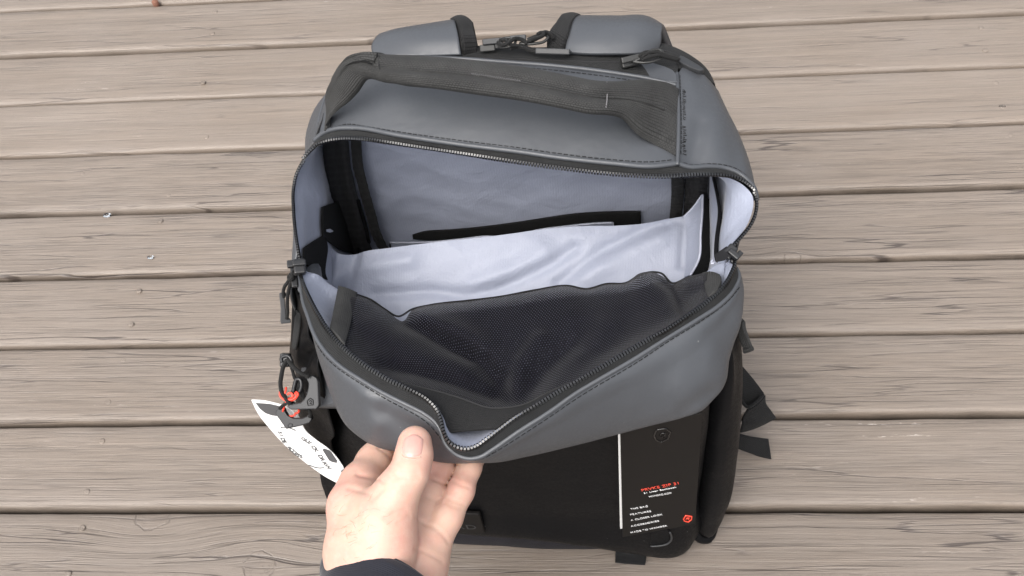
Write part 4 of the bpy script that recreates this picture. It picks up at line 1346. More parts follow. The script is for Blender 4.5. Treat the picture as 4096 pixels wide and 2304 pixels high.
a2, b2, n2 = pull_frame((pt0 + pt1) / 2, aa)
ol = [(-.5, -.0026), (-.5, .0020), (-.42, .0024), (-.34, .0010), (.30, .0006), (.38, .0036), (.5, .0036), (.5, -.0036), (.38, -.0038), (.0, -.0026)]
Lz = np.linalg.norm(aa)
plate('pull_tab', [(pt0 + pt1) / 2 + a2 * (u_ * Lz) + b2 * v_ for u_, v_ in ol], n2, .0030, 'grey_plastic', s1, bevel=.0006)

# right slider, black garage and its tip
c = at(2918, 1008, z=.330)
a, b, n = pull_frame(c, at(2966, 953, z=.329) - at(2890, 1040, z=.325))
s2 = rounded_box('zip_slider', c, a * .0052, b * .0034, n * .0025, 'plastic', bag)
plate('zip_end_flap', [at(p_, q_, z=.3325) for p_, q_ in [(2862, 1016), (2905, 985), (2932, 996), (2928, 1015), (2900, 1040), (2868, 1046)]], n, .0014, 'dark_band', bag)
rounded_box('bridge', at(2935, 1018, z=.332), a * .0020, b * .0042, n * .0023, 'plastic', s2, .0008)
rounded_box('bail', at(2946, 1030, z=.326), a * .0052, b * .0018, n * .0018, 'plastic', s2, .0008)
tube('frayed_thread', PZ([(2842, 1048, .315), (2850, 1040, .318), (2846, 1056, .318), (2858, 1050, .319)]), .0005, 'white_thread', bag, ns=5, n=16)

# sliders on the back zip: slider body, wire ring, cord, moulded tab
def ring(pxs, z, r, mat, parent, name='pull_ring'):
    P = PZ([(u, v, z + dz_) for (u, v, dz_) in pxs])
    P = np.vstack([P, P[:1]])
    q = resample(P, 44)[:-1]
    return tube(name, q, r, mat, parent, ns=8, closed=True)
c = at(1955, 180, z=.366)
a, b, n = pull_frame(c, at(2010, 175, z=.366) - c)
s3 = rounded_box('zip_slider', c + a * .003, a * .0075, b * .0036, n * .0028, 'plastic', bag)
rounded_box('crown', at(1972, 165, z=.371), a * .0078, b * .0022, n * .0020, 'grey_plastic', s3, .0008)
rounded_box('lip', at(1950, 192, z=.366), a * .0058, b * .0026, n * .0016, 'metal_dark', s3, .0008)
ring([(1990, 176, .004), (2010, 156, .006), (2040, 152, .006), (2062, 162, .006), (2056, 178, .006), (2030, 188, .005), (2002, 188, .004)], .366, .0011, 'metal_dark', s3)
ring([(2078, 172, 0), (2100, 176, 0), (2140, 174, 0), (2180, 164, 0), (2192, 150, .001), (2180, 140, .001), (2160, 150, .001), (2120, 168, 0)], .370, .0011, 'metal_dark', s3)
rounded_box('crown', at(2072, 152, z=.372), a * .0060, b * .0022, n * .0020, 'grey_plastic', s3, .0008)
for pts in ([(1992, 168, .371), (2010, 180, .373), (2035, 170, .375), (2060, 155, .375), (2090, 160, .373), (2110, 175, .371)],
            [(2000, 160, .372), (2030, 164, .374), (2046, 180, .373), (2075, 184, .371), (2110, 192, .369), (2142, 204, .368)],
            [(2040, 196, .369), (2060, 188, .370), (2090, 190, .370), (2120, 202, .368), (2145, 206, .368)],
            [(2110, 160, .372), (2140, 148, .373), (2165, 136, .374), (2185, 128, .373), (2205, 140, .371), (2214, 155, .369)],
            [(2112, 166, .372), (2135, 156, .374), (2160, 148, .374), (2175, 138, .375), (2170, 130, .375), (2150, 138, .375)]):
    tube('pull_cord', PZ(pts), .0015, 'cord_weave', s3, ns=8, n=30)
t0_, t1_ = at(2142, 204, z=.369), at(2281, 208, z=.369)
a2, b2, n2 = pull_frame((t0_ + t1_) / 2, t1_ - t0_)
rounded_box('pull_tab', (t0_ + t1_) / 2, a2 * np.linalg.norm(t1_ - t0_) / 2, b2 * .0022, n2 * .0026, 'grey_plastic', s3, .0009)
c = at(2510, 248, z=.364)
a, b, n = pull_frame(c, at(2560, 236, z=.364) - c)
s4 = rounded_box('zip_slider', c + a * .002, a * .0068, b * .0040, n * .0026, 'metal_dark', bag)
rounded_box('crown', at(2522, 235, z=.369), a * .0070, b * .0022, n * .0022, 'metal_dark', s4, .0008)
ring([(2532, 246, .003), (2562, 250, .003), (2600, 248, .003), (2636, 236, .003), (2651, 218, .003), (2645, 202, .003), (2620, 198, .004), (2590, 210, .004), (2566, 232, .004)], .366, .0011, 'metal_dark', s4)
for pts in ([(2566, 236, .370), (2580, 220, .373), (2605, 210, .374), (2635, 212, .373), (2665, 222, .369), (2700, 232, .363), (2718, 238, .361)],
            [(2570, 242, .370), (2590, 230, .373), (2615, 224, .374), (2640, 222, .372), (2668, 230, .368), (2705, 240, .362)],
            [(2560, 226, .371), (2572, 214, .373), (2590, 208, .373), (2600, 216, .373), (2590, 230, .373)]):
    tube('pull_cord', PZ(pts), .0014, 'cord_weave', s4, ns=8, n=30)
plate('pull_tab', [at(u_, v_, z=.357 - .00004 * (u_ - 2700)) for u_, v_ in [(2710, 238), (2720, 220), (2735, 224), (2770, 244), (2800, 262), (2818, 276), (2814, 280), (2800, 282), (2760, 268), (2728, 252)]], [0, 0, 1], .004, 'grey_plastic', s4, bevel=.0007)

# ---- left lower slider with cord loop and two moulded hook pulls
HN = np.array([-.1, -.62, .78])
H0 = at(1230, 1570, z=.245)
def hp(u_, v_, lift=0.0): return on_plane(u_, v_, H0 + HN * lift, HN)
s5 = rounded_box('zip_slider', hp(1142, 1440, -.004), np.array([.0034, 0, 0]), np.array([0, .004, .003]), np.array([0, -.0022, .003]), 'plastic', bag, .001)
tube('slider_loop', [hp(1128, 1450), hp(1126, 1432), hp(1138, 1424), hp(1156, 1426), hp(1164, 1440), hp(1168, 1466)], .0014, 'plastic', s5, n=24)
tube('pull_cord', [hp(1148, 1440, .001), hp(1136, 1460, .002), hp(1126, 1500, .003), hp(1122, 1540, .003), hp(1128, 1570, .003), hp(1144, 1594, .003), hp(1162, 1618, .003)], .0016, 'cord_weave', s5, n=40)
tube('pull_cord', [hp(1148, 1436, .001), hp(1164, 1456, .002), hp(1184, 1478, .003), hp(1206, 1494, .003), hp(1236, 1508, .002)], .0016, 'cord_weave', s5, n=30)
tube('pull_cord', [hp(1160, 1450, -.001), hp(1172, 1490, -.002), hp(1180, 1515, -.002), hp(1196, 1530, -.003)], .0012, 'cord_weave', s5, n=20)
tube('pull_cord', [hp(1172, 1575, -.001), hp(1178, 1540, -.001), hp(1188, 1516, -.001), hp(1200, 1518, -.001), hp(1206, 1540, -.001), hp(1196, 1570, -.001)], .0015, 'plastic', s5, n=24)
tube('pull_cord', [hp(1196, 1530, -.003), hp(1204, 1560, -.004), hp(1214, 1590, -.005), hp(1222, 1640, -.006)], .0018, 'cord_weave', s5, n=20)
tube('pull_cord', [hp(1188, 1530, -.003), hp(1190, 1556, -.004), hp(1186, 1580, -.004)], .0018, 'cord_weave', s5, n=20)
hook1 = plate('hook_pull', [hp(*q) for q in [(1222, 1510), (1232, 1501), (1250, 1504), (1266, 1512), (1271, 1530), (1275, 1622), (1265, 1637), (1162, 1639), (1149, 1626), (1152, 1611), (1166, 1608), (1176, 1614), (1200, 1612), (1215, 1598), (1226, 1578), (1232, 1552), (1233, 1534)]], HN, .0046, 'grey_plastic', bag, bevel=.0008)
def outline_tube(pts, r, mat, parent, name):
    P = np.array(pts)
    P = np.vstack([P, P[:1]])
    q = np.vstack([np.linspace(P[i], P[i + 1], 6)[:-1] for i in range(len(P) - 1)])
    return tube(name, q, r, mat, parent, ns=5, closed=True)
outline_tube([hp(*q, .0003) for q in [(1228, 1604), (1240, 1593), (1252, 1600), (1252, 1620), (1232, 1622)]], .00035, 'thread', hook1, 'emblem')
tube('emblem', [hp(*q, .0003) for q in [(1236, 1606), (1243, 1601), (1246, 1608), (1238, 1614), (1246, 1615)]], .00035, 'thread', hook1, ns=5)
hk2 = [(1100, 1655), (1104, 1640), (1118, 1629), (1134, 1634), (1140, 1650), (1150, 1664), (1170, 1674), (1205, 1674), (1226, 1666), (1234, 1656), (1243, 1664), (1246, 1678), (1237, 1692), (1200, 1704), (1144, 1717)]
hook2 = plate('hook_pull', [hp(*q, -.010) for q in hk2], HN, .0045, 'plastic', bag, bevel=.0007)
outline_tube([hp(*q, -.0097) for q in [(1150, 1702), (1158, 1694), (1168, 1697), (1168, 1706), (1154, 1710)]], .0003, 'grey_plastic', hook2, 'emblem')
tube('pull_cord', [hp(1118, 1634, -.008), hp(1132, 1622, -.006), hp(1150, 1612, -.001), hp(1168, 1612, .001)], .0013, 'cord_weave', s5, n=20)
tube('pull_cord', [hp(1236, 1640, -.006), hp(1242, 1655, -.009), hp(1238, 1668, -.010)], .0014, 'cord_weave', s5, n=14)

# ---- right side: webbing tab and loose adjuster straps
tabG = loft_grid([PZ([(2958, 1270, .262), (2955, 1310, .255), (2960, 1350, .248), (2980, 1402, .240)]), PZ([(2974, 1290, .264), (2978, 1315, .258), (2990, 1345, .252), (3008, 1390, .244)])], 30, 6)
tab = grid_mesh('webbing_tab', tabG, 'webbing', bag, thick=.003, off=0)
tube('folded_end', PZ([(2974, 1404, .2405), (2990, 1399, .2420), (3009, 1391, .2445)]), .0022, 'webbing', tab, ns=8, n=10)
sA = loft_grid([PZ([(2960, 1455, .10), (3015, 1520, .085), (3054, 1572, .075)]), PZ([(2940, 1560, .085), (2972, 1610, .075), (3000, 1640, .070)])], 30, 8)
grid_mesh('adjuster_strap', sA, 'black_webbing', bag, thick=.002, off=0)
sB = loft_grid([PZ([(3058, 1580, .080), (3060, 1610, .072), (3080, 1640, .062), (3104, 1670, .050)]), PZ([(3030, 1615, .082), (3020, 1650, .072), (3020, 1690, .062), (3004, 1716, .050)]),
                PZ([(2990, 1640, .080), (2972, 1670, .070), (2966, 1705, .060), (2960, 1728, .050)])], 30, 16)
grid_mesh('adjuster_strap', sB, 'black_webbing', bag, thick=.002, off=0)
tube('strap_edge', PZ([(2966, 1600, .084), (2990, 1628, .083), (3024, 1610, .0835), (3052, 1578, .0815)]), .0016, 'black_webbing', bag, ns=8, n=24)
sC = loft_grid([PZ([(2930, 1725, .045), (2990, 1744, .036), (3040, 1752, .028), (3070, 1755, .022)]), PZ([(2930, 1785, .030), (2985, 1806, .022), (3040, 1826, .012), (3084, 1836, .008)])], 30, 8)
grid_mesh('adjuster_strap', sC, 'black_webbing', bag, thick=.0022, off=0)
# loop lying on the deck at the front and a welded badge
lp = loft_grid([PZ([(2463, 2194, .010), (2524, 2202, .009), (2586, 2212, .008)]), PZ([(2462, 2212, .006), (2524, 2221, .006), (2585, 2228, .006)]), PZ([(2461, 2250, .004), (2524, 2256, .004), (2580, 2260, .004)])], 24, 12)
grid_mesh('webbing_loop', lp, 'black_webbing', bag, thick=.003, off=0)
def fphit(u_, v_, l=.0): return hit(fp_bvh, u_, v_, l)
o_ = [fphit(*q, .0040)[0] for q in [(2604, 2110), (2612, 2102), (2668, 2104), (2674, 2112), (2674, 2150), (2666, 2156), (2612, 2168), (2604, 2160)]]
plate('rubber_badge', o_, fphit(2640, 2130)[1], .0016, 'shaded_pu', fp, bevel=.0005)
tube('badge_edge', [fphit(*q, .0044)[0] for q in [(2604, 2166), (2640, 2164), (2668, 2156), (2675, 2148), (2675, 2110)]], .0009, 'grey_plastic', fp, ns=6, n=24)

# moulded name patch
pn = fphit(1900, 2095)[1]
pq = [(1560, 2052), (1919, 2059), (1941, 2134), (1560, 2124)]
pn = np.array([0, -1., .02]); PP0 = np.array([0, -.0140, .05])
pp = [on_plane(*q, PP0, pn) for q in pq]
patch_o = plate('name_patch', pp, pn, .004, 'black_card', fp, bevel=.0012)
iq = [(1590, 2068), (1906, 2073), (1921, 2118), (1590, 2112)]

def text_mesh(name, body, p0, p1, n, mat, parent, height=None, extrude=.0002, bold=0.0, lift=.0003, natural=False):
    """raised lettering: body runs from p0 to p1 on a surface with normal n"""
    p0, p1, n = map(lambda q: np.asarray(q, float), (p0, p1, n))
    d = p1 - p0; L = np.linalg.norm(d); d = d / L
    n = n - d * np.dot(n, d); n /= np.linalg.norm(n)
    up = np.cross(n, d)
    cu = bpy.data.curves.new('lettering', 'FONT')
    cu.body = body
    cu.size = 1.0
    cu.extrude = 0
    cu.offset = bold
    cu.space_character = 1.08
    ob = bpy.data.objects.new('lettering_source', cu)
    COL.objects.link(ob)
    bpy.context.view_layer.update()
    dg = bpy.context.evaluated_depsgraph_get()
    me = bpy.data.meshes.new_from_object(ob.evaluated_get(dg))
    bpy.data.objects.remove(ob)
    co = np.array([v.co for v in me.vertices])
    if len(co) == 0: return None
    x0, x1 = co[:, 0].min(), co[:, 0].max()
    y0_, y1_ = co[:, 1].min(), co[:, 1].max()
    sx_ = L / (x1 - x0)
    sy_ = height / (y1_ - y0_) if height else sx_
    if natural: sx_ = sy_
    me.vertices.foreach_set('co', (p0[None] + d * ((co[:, 0] - x0) * sx_)[:, None] + up * ((co[:, 1] - y0_) * sy_)[:, None] + n * lift).astype(float).ravel())
    me.materials.clear(); me.materials.append(MATS[mat])
    me.update()
    o = bpy.data.objects.new(name, me)
    COL.objects.link(o)
    if parent is not None: o.parent = parent
    md = o.modifiers.new('thickness', 'SOLIDIFY'); md.thickness = extrude; md.offset = 0
    return o
text_mesh('lettering', 'WANDRD', on_plane(1620, 2108, PP0, pn), on_plane(1908, 2116, PP0, pn), pn, 'grey_plastic', patch_o, height=.0085)

# ------------------------------------------------------------------ black booklet hanging on the front
cN = np.array([.0, 0, 0])
kA = at(2481, 1735, y=-.0165); kB = at(2490, 2124, y=-.0175)
kC = at(2781, 2094, y=-.0075); kD = at(2812, 1630, y=-.0075)
cN = np.cross(kB - kA, kC - kB); cN /= np.linalg.norm(cN)
if np.dot(cN, CAM - kA) < 0: cN = -cN
def kp(u_, v_, l=0.0): return on_plane(u_, v_, kB + cN * l, cN)
card = empty('product_booklet', 'black booklet with red and white lettering hanging on the front of the backpack', 'booklet', loc=tuple(kp(2640, 2100)))
def under(o, root):
    o.parent = root
    o.matrix_parent_inverse = Matrix.Translation(-root.location)
    return o
top_l, top_r = kp(2481, 1722), kp(2808, 1655)
under(plate('cover', [top_l, kp(2491, 2149), kp(2600, 2128), kp(2690, 2113), kp(2781, 2093), top_r], cN, .0009, 'black_card', None), card)
under(plate('pages', [top_l - cN * .0012 + [-.0013, 0, 0], kp(2488, 2121) - cN * .0012 + [-.0013, 0, 0], kp(2779, 2091) - cN * .0012, kp(2796, 1700) - cN * .0012], cN, .0012, 'white_card', None), card)
under(plate('back_cover', [top_l - cN * .0026, kp(2492, 2146) - cN * .0026, kp(2779, 2091) - cN * .0026, top_r - cN * .0026], cN, .0008, 'black_card', None), card)
for body, a_, b_, h_, mat_ in [('PRVKE ZIP 31', (2568, 1965), (2716, 1936), .0044, 'ink_red'),
                               ('31 Liter Backpack', (2577, 1976), (2707, 1951), .0032, 'ink_white'),
                               ('WANDRD.COM', (2596, 1989), (2686, 1973), .0027, 'ink_white'),
                               ('THE BAG', (2524, 2039), (2592, 2026), .0030, 'ink_white'),
                               ('FEATURES', (2522, 2061), (2605, 2046), .0030, 'ink_white'),
                               ('A CLOSER LOOK', (2524, 2083), (2651, 2059), .0030, 'ink_white'),
                               ('ACCESSORIES', (2524, 2107), (2637, 2085), .0030, 'ink_white'),
                               ('MADE TO WANDER', (2524, 2132), (2669, 2104), .0030, 'ink_white')]:
    o = text_mesh('lettering', body, kp(*a_), kp(*b_), cN, mat_, None, height=h_, bold=.010 if mat_ == 'ink_red' else .003)
    under(o, card)
hexo = [(2734, 2076), (2743, 2062), (2767, 2066), (2765, 2079), (2753, 2088), (2738, 2084)]
under(outline_tube([kp(*q, .0003) for q in hexo], .0006, 'ink_red', None, 'emblem'), card)
under(tube('emblem', [kp(*q, .0003) for q in [(2744, 2078), (2748, 2072), (2757, 2071), (2752, 2077), (2757, 2079)]], .0005, 'ink_red', None, ns=5), card)
hexb = [(2616, 1742), (2626, 1719), (2662, 1714), (2682, 1728), (2672, 1755), (2644, 1769), (2624, 1760)]
under(outline_tube([kp(*q, .0002) for q in hexb], .0008, 'ink_gloss', None, 'emblem'), card)
under(tube('emblem', [kp(*q, .0002) for q in [(2638, 1745), (2646, 1733), (2662, 1732), (2658, 1743), (2646, 1748), (2655, 1752)]], .0006, 'ink_gloss', None, ns=5), card)

# ------------------------------------------------------------------ white swing tag with red cord
tagR = [PZ([(1006, 1599, .205), (1030, 1650, .200), (1080, 1715, .190), (1150, 1790, .175), (1225, 1852, .157), (1300, 1905, .138), (1362, 1938, .122)]),
        PZ([(1062, 1603, .222), (1088, 1650, .216), (1140, 1710, .205), (1200, 1775, .190), (1262, 1838, .171), (1328, 1893, .150), (1378, 1926, .134)]),
        PZ([(1138, 1622, .236), (1192, 1662, .229), (1222, 1721, .216), (1262, 1757, .203), (1312, 1793, .186), (1345, 1826, .170), (1374, 1868, .152)])]
TGG = loft_grid(tagR, 60, 24)
_c = TGG.reshape(-1, 3).mean(0)
_u, _s, _vt = np.linalg.svd(TGG.reshape(-1, 3) - _c)
TN = _vt[2] * (1 if np.dot(_vt[2], CAM - _c) > 0 else -1)
TN = TN + .35 * (CAM - _c) / np.linalg.norm(CAM - _c); TN /= np.linalg.norm(TN)
_px = to_px(TGG.reshape(-1, 3))
TGG = np.array([on_plane(a_, b_, _c, TN) for a_, b_ in _px]).reshape(TGG.shape)
for _j in range(TGG.shape[0]):
    for _i in range(TGG.shape[1]):
        TGG[_j, _i] -= TN * .00001
tg = empty('swing_tag', 'white printed swing tag on red cord hanging beside the left lower edge of the backpack', 'swing tag', loc=tuple(TGG[12, 30]))
under(grid_mesh('card', TGG, 'white_card', None, thick=.0006, off=0), tg)
tgb = bvh_of(TGG)
def decal(name, pxs, mat, lift=.0006, holes=None):
    P = [hit(tgb, a_, b_, lift)[0] for a_, b_ in pxs]
    nn = hit(tgb, *np.mean(pxs, axis=0))[1]
    return under(plate(name, P, nn, .0003, mat, None), tg)
decal('printed_band', [(1024, 1610), (1080, 1614), (1130, 1626), (1142, 1636), (1126, 1664), (1090, 1660), (1062, 1650), (1040, 1632)], 'ink_grey')
decal('printed_block', [(1291, 1797), (1297, 1793), (1316, 1798), (1326, 1806), (1350, 1842), (1348, 1850), (1330, 1846), (1318, 1840)], 'ink_grey')
decal('printed_block', [(1364, 1882), (1374, 1874), (1376, 1890), (1371, 1896)], 'ink_grey')
def oval(cx_, cy_, L_, W_, ang_, n_=28, k0=0, k1=1):
    ca, sa = math.cos(ang_), math.sin(ang_)
    return [(cx_ + L_ * math.cos(t_) * ca - W_ * math.sin(t_) * sa, cy_ + L_ * math.cos(t_) * sa + W_ * math.sin(t_) * ca) for t_ in np.linspace(2 * math.pi * k0, 2 * math.pi * k1, n_)]
ANG = math.atan2(105, 130)
decal('printed_oval', oval(1210, 1788, 82, 16, ANG)[:-1], 'ink_pale')
for k0, k1 in [(.53, .66), (.03, .16)]:
    P = [hit(tgb, a_, b_, .0007)[0] for a_, b_ in oval(1210, 1788, 118, 44, ANG, 16, k0, k1)]
    under(tube('printed_line', P, .0004, 'ink_grey', None, ns=5, n=24), tg)
def arc_text(body, pts, size_px, flip=False):
    P = np.array([(a_, b_, 0.) for a_, b_ in pts])
    q = resample(P, 200)[:, :2]
    n_ = len(body)
    for i, ch in enumerate(body):
        if ch == ' ': continue
        t_ = (i + .1) / n_
        t1_ = (i + .85) / n_
        a_ = q[int(t_ * 199)]; b_ = q[int(t1_ * 199)]
        pa, nn = hit(tgb, *a_, .0006); pb, _ = hit(tgb, *b_, .0006)
        o = text_mesh('lettering', ch, pa, pb, nn, 'ink_grey', None, height=size_px, bold=.008, natural=True)
        if o: under(o, tg)
arc_text('QUICK DRAW', [(1206, 1757), (1228, 1766), (1255, 1795), (1275, 1822), (1292, 1850), (1306, 1866)], .0038)
arc_text('SIDE ACCESS', [(1112, 1722), (1122, 1748), (1140, 1776), (1166, 1802), (1190, 1822), (1214, 1832)], .0036)
for k, pts in enumerate([[(1122, 1560, 0), (1120, 1580, .001), (1136, 1598, .002), (1160, 1602, .002), (1182, 1594, .002), (1192, 1575, .001), (1184, 1568, 0)],
                         [(1144, 1550, 0), (1142, 1566, .002), (1136, 1580, .003), (1146, 1594, .003), (1168, 1598, .003), (1186, 1582, .002), (1180, 1572, .001)],
                         [(1150, 1578, .002), (1164, 1572, .002), (1172, 1584, .002), (1160, 1596, .001), (1150, 1604, 0), (1138, 1622, -.006), (1134, 1640, -.011)],
                         [(1156, 1592, .001), (1172, 1610, -.004), (1192, 1632, -.010), (1196, 1645, -.013), (1180, 1655, -.015)],
                         [(1134, 1636, -.008), (1136, 1652, -.012), (1148, 1662, -.013), (1166, 1664, -.013), (1182, 1660, -.014)]]):
    under(tube('cord', [hp(a_, b_, l_) for a_, b_, l_ in pts], .00085, 'red_cord', None, ns=8, n=40), tg)

# ------------------------------------------------------------------ hand: one continuous skin from a distance field
person = empty('person', "person's left hand in a black sleeve pulling the zipped flap down with the thumb", 'person', loc=tuple(at(1560, 2200, z=.28)))

def smin(a, b, k):
    h = np.clip(.5 + .5 * (b - a) / k, 0, 1)
    return b * (1 - h) + a * h - k * h * (1 - h)

class Field:
    def __init__(s, lo, hi, step):
        s.lo, s.step = np.array(lo), step
        s.n = np.ceil((np.array(hi) - s.lo) / step).astype(int) + 1
        ax = [s.lo[k] + np.arange(s.n[k]) * step for k in range(3)]
        s.P = np.stack(np.meshgrid(*ax, indexing='ij'), -1).astype(np.float32)

    def cone(s, a, b, ra, rb, flat=None):
        a = np.asarray(a, np.float32); b = np.asarray(b, np.float32)
        ab = b - a
        t = np.clip(((s.P - a) @ ab) / max(float(ab @ ab), 1e-12), 0, 1)
        d = s.P - (a + t[..., None] * ab)
        if flat is not None:
            n, f = flat
            n = np.asarray(n, np.float32)
            dn = d @ n
            d = d + (dn * (1 / f - 1))[..., None] * n
        return np.sqrt((d * d).sum(-1)) - (ra + (rb - ra) * t)

    def chain(s, pts, k=.004, flat=None):
        out = None
        for (p, r), (q, r2) in zip(pts[:-1], pts[1:]):
            c = s.cone(p, q, r, r2, flat)
            out = c if out is None else smin(out, c, k)
        return out

    def surface(s, f):
        """naive surface nets"""
        ins = f < 0
        n = s.n
        c = ins[:-1, :-1, :-1].astype(np.int8)
        cnt = np.zeros(n - 1, np.int8)
        acc = np.zeros((*(n - 1), 3)); num = np.zeros(n - 1)
        offs = [(0, 0, 0), (1, 0, 0), (0, 1, 0), (1, 1, 0), (0, 0, 1), (1, 0, 1), (0, 1, 1), (1, 1, 1)]
        def sl(o): return tuple(slice(o[k], n[k] - 1 + o[k]) for k in range(3))
        for i, a in enumerate(offs):
            for j in range(i + 1, 8):
                b = offs[j]
                if sum(abs(a[k] - b[k]) for k in range(3)) != 1: continue
                fa, fb = f[sl(a)], f[sl(b)]
                m_ = (fa < 0) != (fb < 0)
                t = np.where(m_, fa / np.where(m_, fa - fb, 1), 0)
                for k in range(3):
                    acc[..., k] += np.where(m_, a[k] + t * (b[k] - a[k]), 0)
                num += m_
        act = num > 0
        idx = -np.ones(n - 1, int)
        idx[act] = np.arange(act.sum())
        ijk = np.argwhere(act)
        V = s.lo + (ijk + acc[act] / num[act][:, None]) * s.step
        F = []
        for ax in range(3):
            u, v = (ax + 1) % 3, (ax + 2) % 3
            lo_ = [0, 0, 0]; 
            A_ = [slice(1, n[k] - 1) for k in range(3)]; A_[ax] = slice(0, n[ax] - 1)
            B_ = list(A_); B_[ax] = slice(1, n[ax])
            fa, fb = f[tuple(A_)] < 0, f[tuple(B_)] < 0
            m_ = np.argwhere(fa != fb)
            flip = fa[fa != fb]
            base = m_.copy(); 
            for k in range(3):
                if k != ax: base[:, k] += 1
            def cell(du, dv):
                q = base.copy(); q[:, u] -= du; q[:, v] -= dv
                return idx[q[:, 0], q[:, 1], q[:, 2]]
            quad = np.stack([cell(1, 1), cell(0, 1), cell(0, 0), cell(1, 0)], 1)
            quad[~flip] = quad[~flip][:, ::-1]
            F.append(quad)
        return V, np.vstack(F)

def J(u, v, z, r): return (at(u, v, z=z), r)
corner_pts = np.array([at(u, v, z=z_) for u, v in [(1270, 1660), (2000, 1660), (1250, 2420), (1900, 2420)] for z_ in (.225, .345)])
fld = Field(corner_pts.min(0), corner_pts.max(0), .00125)
vdir = (CAM - at(1560, 2100, z=.29)); vdir /= np.linalg.norm(vdir)
# fingers
thumb = fld.chain([J(1660, 1773, .3215, .0096), J(1656, 1822, .3215, .0107), J(1638, 1890, .3200, .0113), J(1590, 1965, .3140, .0132), J(1545, 2050, .3060, .0168)], .005)
thumb = smin(thumb, fld.cone(at(1659, 1770, z=.3225), at(1657, 1810, z=.323), .0098, .0102), .003)
index = fld.chain([J(1600, 1720, .262, .0080), J(1545, 1770, .268, .0098), J(1494, 1846, .2735, .0108), J(1440, 1935, .2840, .0128), J(1418, 2010, .2880, .0150)], .005)
middle = fld.chain([J(1720, 1730, .260, .0082), J(1700, 1790, .266, .0092), J(1655, 1900, .276, .0100), J(1570, 2030, .282, .0125)], .004)
ring_ = fld.chain([J(1820, 1740, .262, .0076), J(1796, 1800, .268, .0082), J(1762, 1868, .2735, .0087), J(1716, 1965, .2755, .0092), J(1655, 2085, .2750, .0128)], .004)
pinky = fld.chain([J(1912, 1760, .264, .0070), J(1898, 1820, .270, .0072), J(1876, 1872, .2735, .0077), J(1842, 1965, .2740, .0085), J(1786, 2070, .2720, .0100), J(1735, 2150, .2700, .0128)], .004)
# palm and thumb base
palm = fld.cone(at(1440, 2060, z=.286), at(1442, 2210, z=.284), .0190, .0205)
palm = smin(palm, fld.cone(at(1440, 2210, z=.284), at(1470, 2420, z=.280), .0205, .0205), .008)
thenar = smin(fld.cone(at(1540, 2075, z=.3000), at(1535, 2175, z=.2950), .0178, .0195), fld.cone(at(1535, 2175, z=.2950), at(1520, 2400, z=.282), .0195, .0180), .006)
hyp = smin(fld.cone(at(1640, 2080, z=.2690), at(1680, 2230, z=.2650), .0140, .0168), fld.cone(at(1680, 2230, z=.2650), at(1660, 2420, z=.268), .0168, .0185), .008)
web = fld.cone(at(1560, 2040, z=.276), at(1600, 2200, z=.274), .0160, .0190)
f = smin(index, palm, .012)
f = smin(f, smin(web, hyp, .010), .006)
f2 = smin(middle, web, .008)
f = np.minimum(f, f2)
rp = smin(ring_, pinky, .0006)
f = smin(f, smin(rp, smin(web, hyp, .010), .005), .0012)
th = smin(thumb, thenar, .010)
# thumb muscle flows into the radial side but folds over the palm
f = smin(f, smin(th, palm, .014), .0022)
V, Fq = fld.surface(f)
# relax
nV = len(V)
E_ = np.vstack([Fq[:, [0, 1]], Fq[:, [1, 2]], Fq[:, [2, 3]], Fq[:, [3, 0]]])
def smooth_pass(V, lam):
    s_ = np.zeros_like(V); c_ = np.zeros(nV)
    for a_, b_ in ((0, 1), (1, 0)):
        np.add.at(s_, E_[:, a_], V[E_[:, b_]]); np.add.at(c_, E_[:, a_], 1)
    return V + lam * (s_ / np.maximum(c_, 1)[:, None] - V)
for _ in range(5):
    V = smooth_pass(V, .5); V = smooth_pass(V, -.48)
# vertex normals
def normals(V):
    fn = np.cross(V[Fq[:, 2]] - V[Fq[:, 0]], V[Fq[:, 3]] - V[Fq[:, 1]])
    vn = np.zeros_like(V)
    for k in range(4): np.add.at(vn, Fq[:, k], fn)
    return vn / np.maximum(np.linalg.norm(vn, axis=1), 1e-12)[:, None]
VN = normals(V)
if np.mean(((V - V.mean(0)) * VN).sum(1)) < 0:
    Fq = Fq[:, ::-1]; VN = -VN
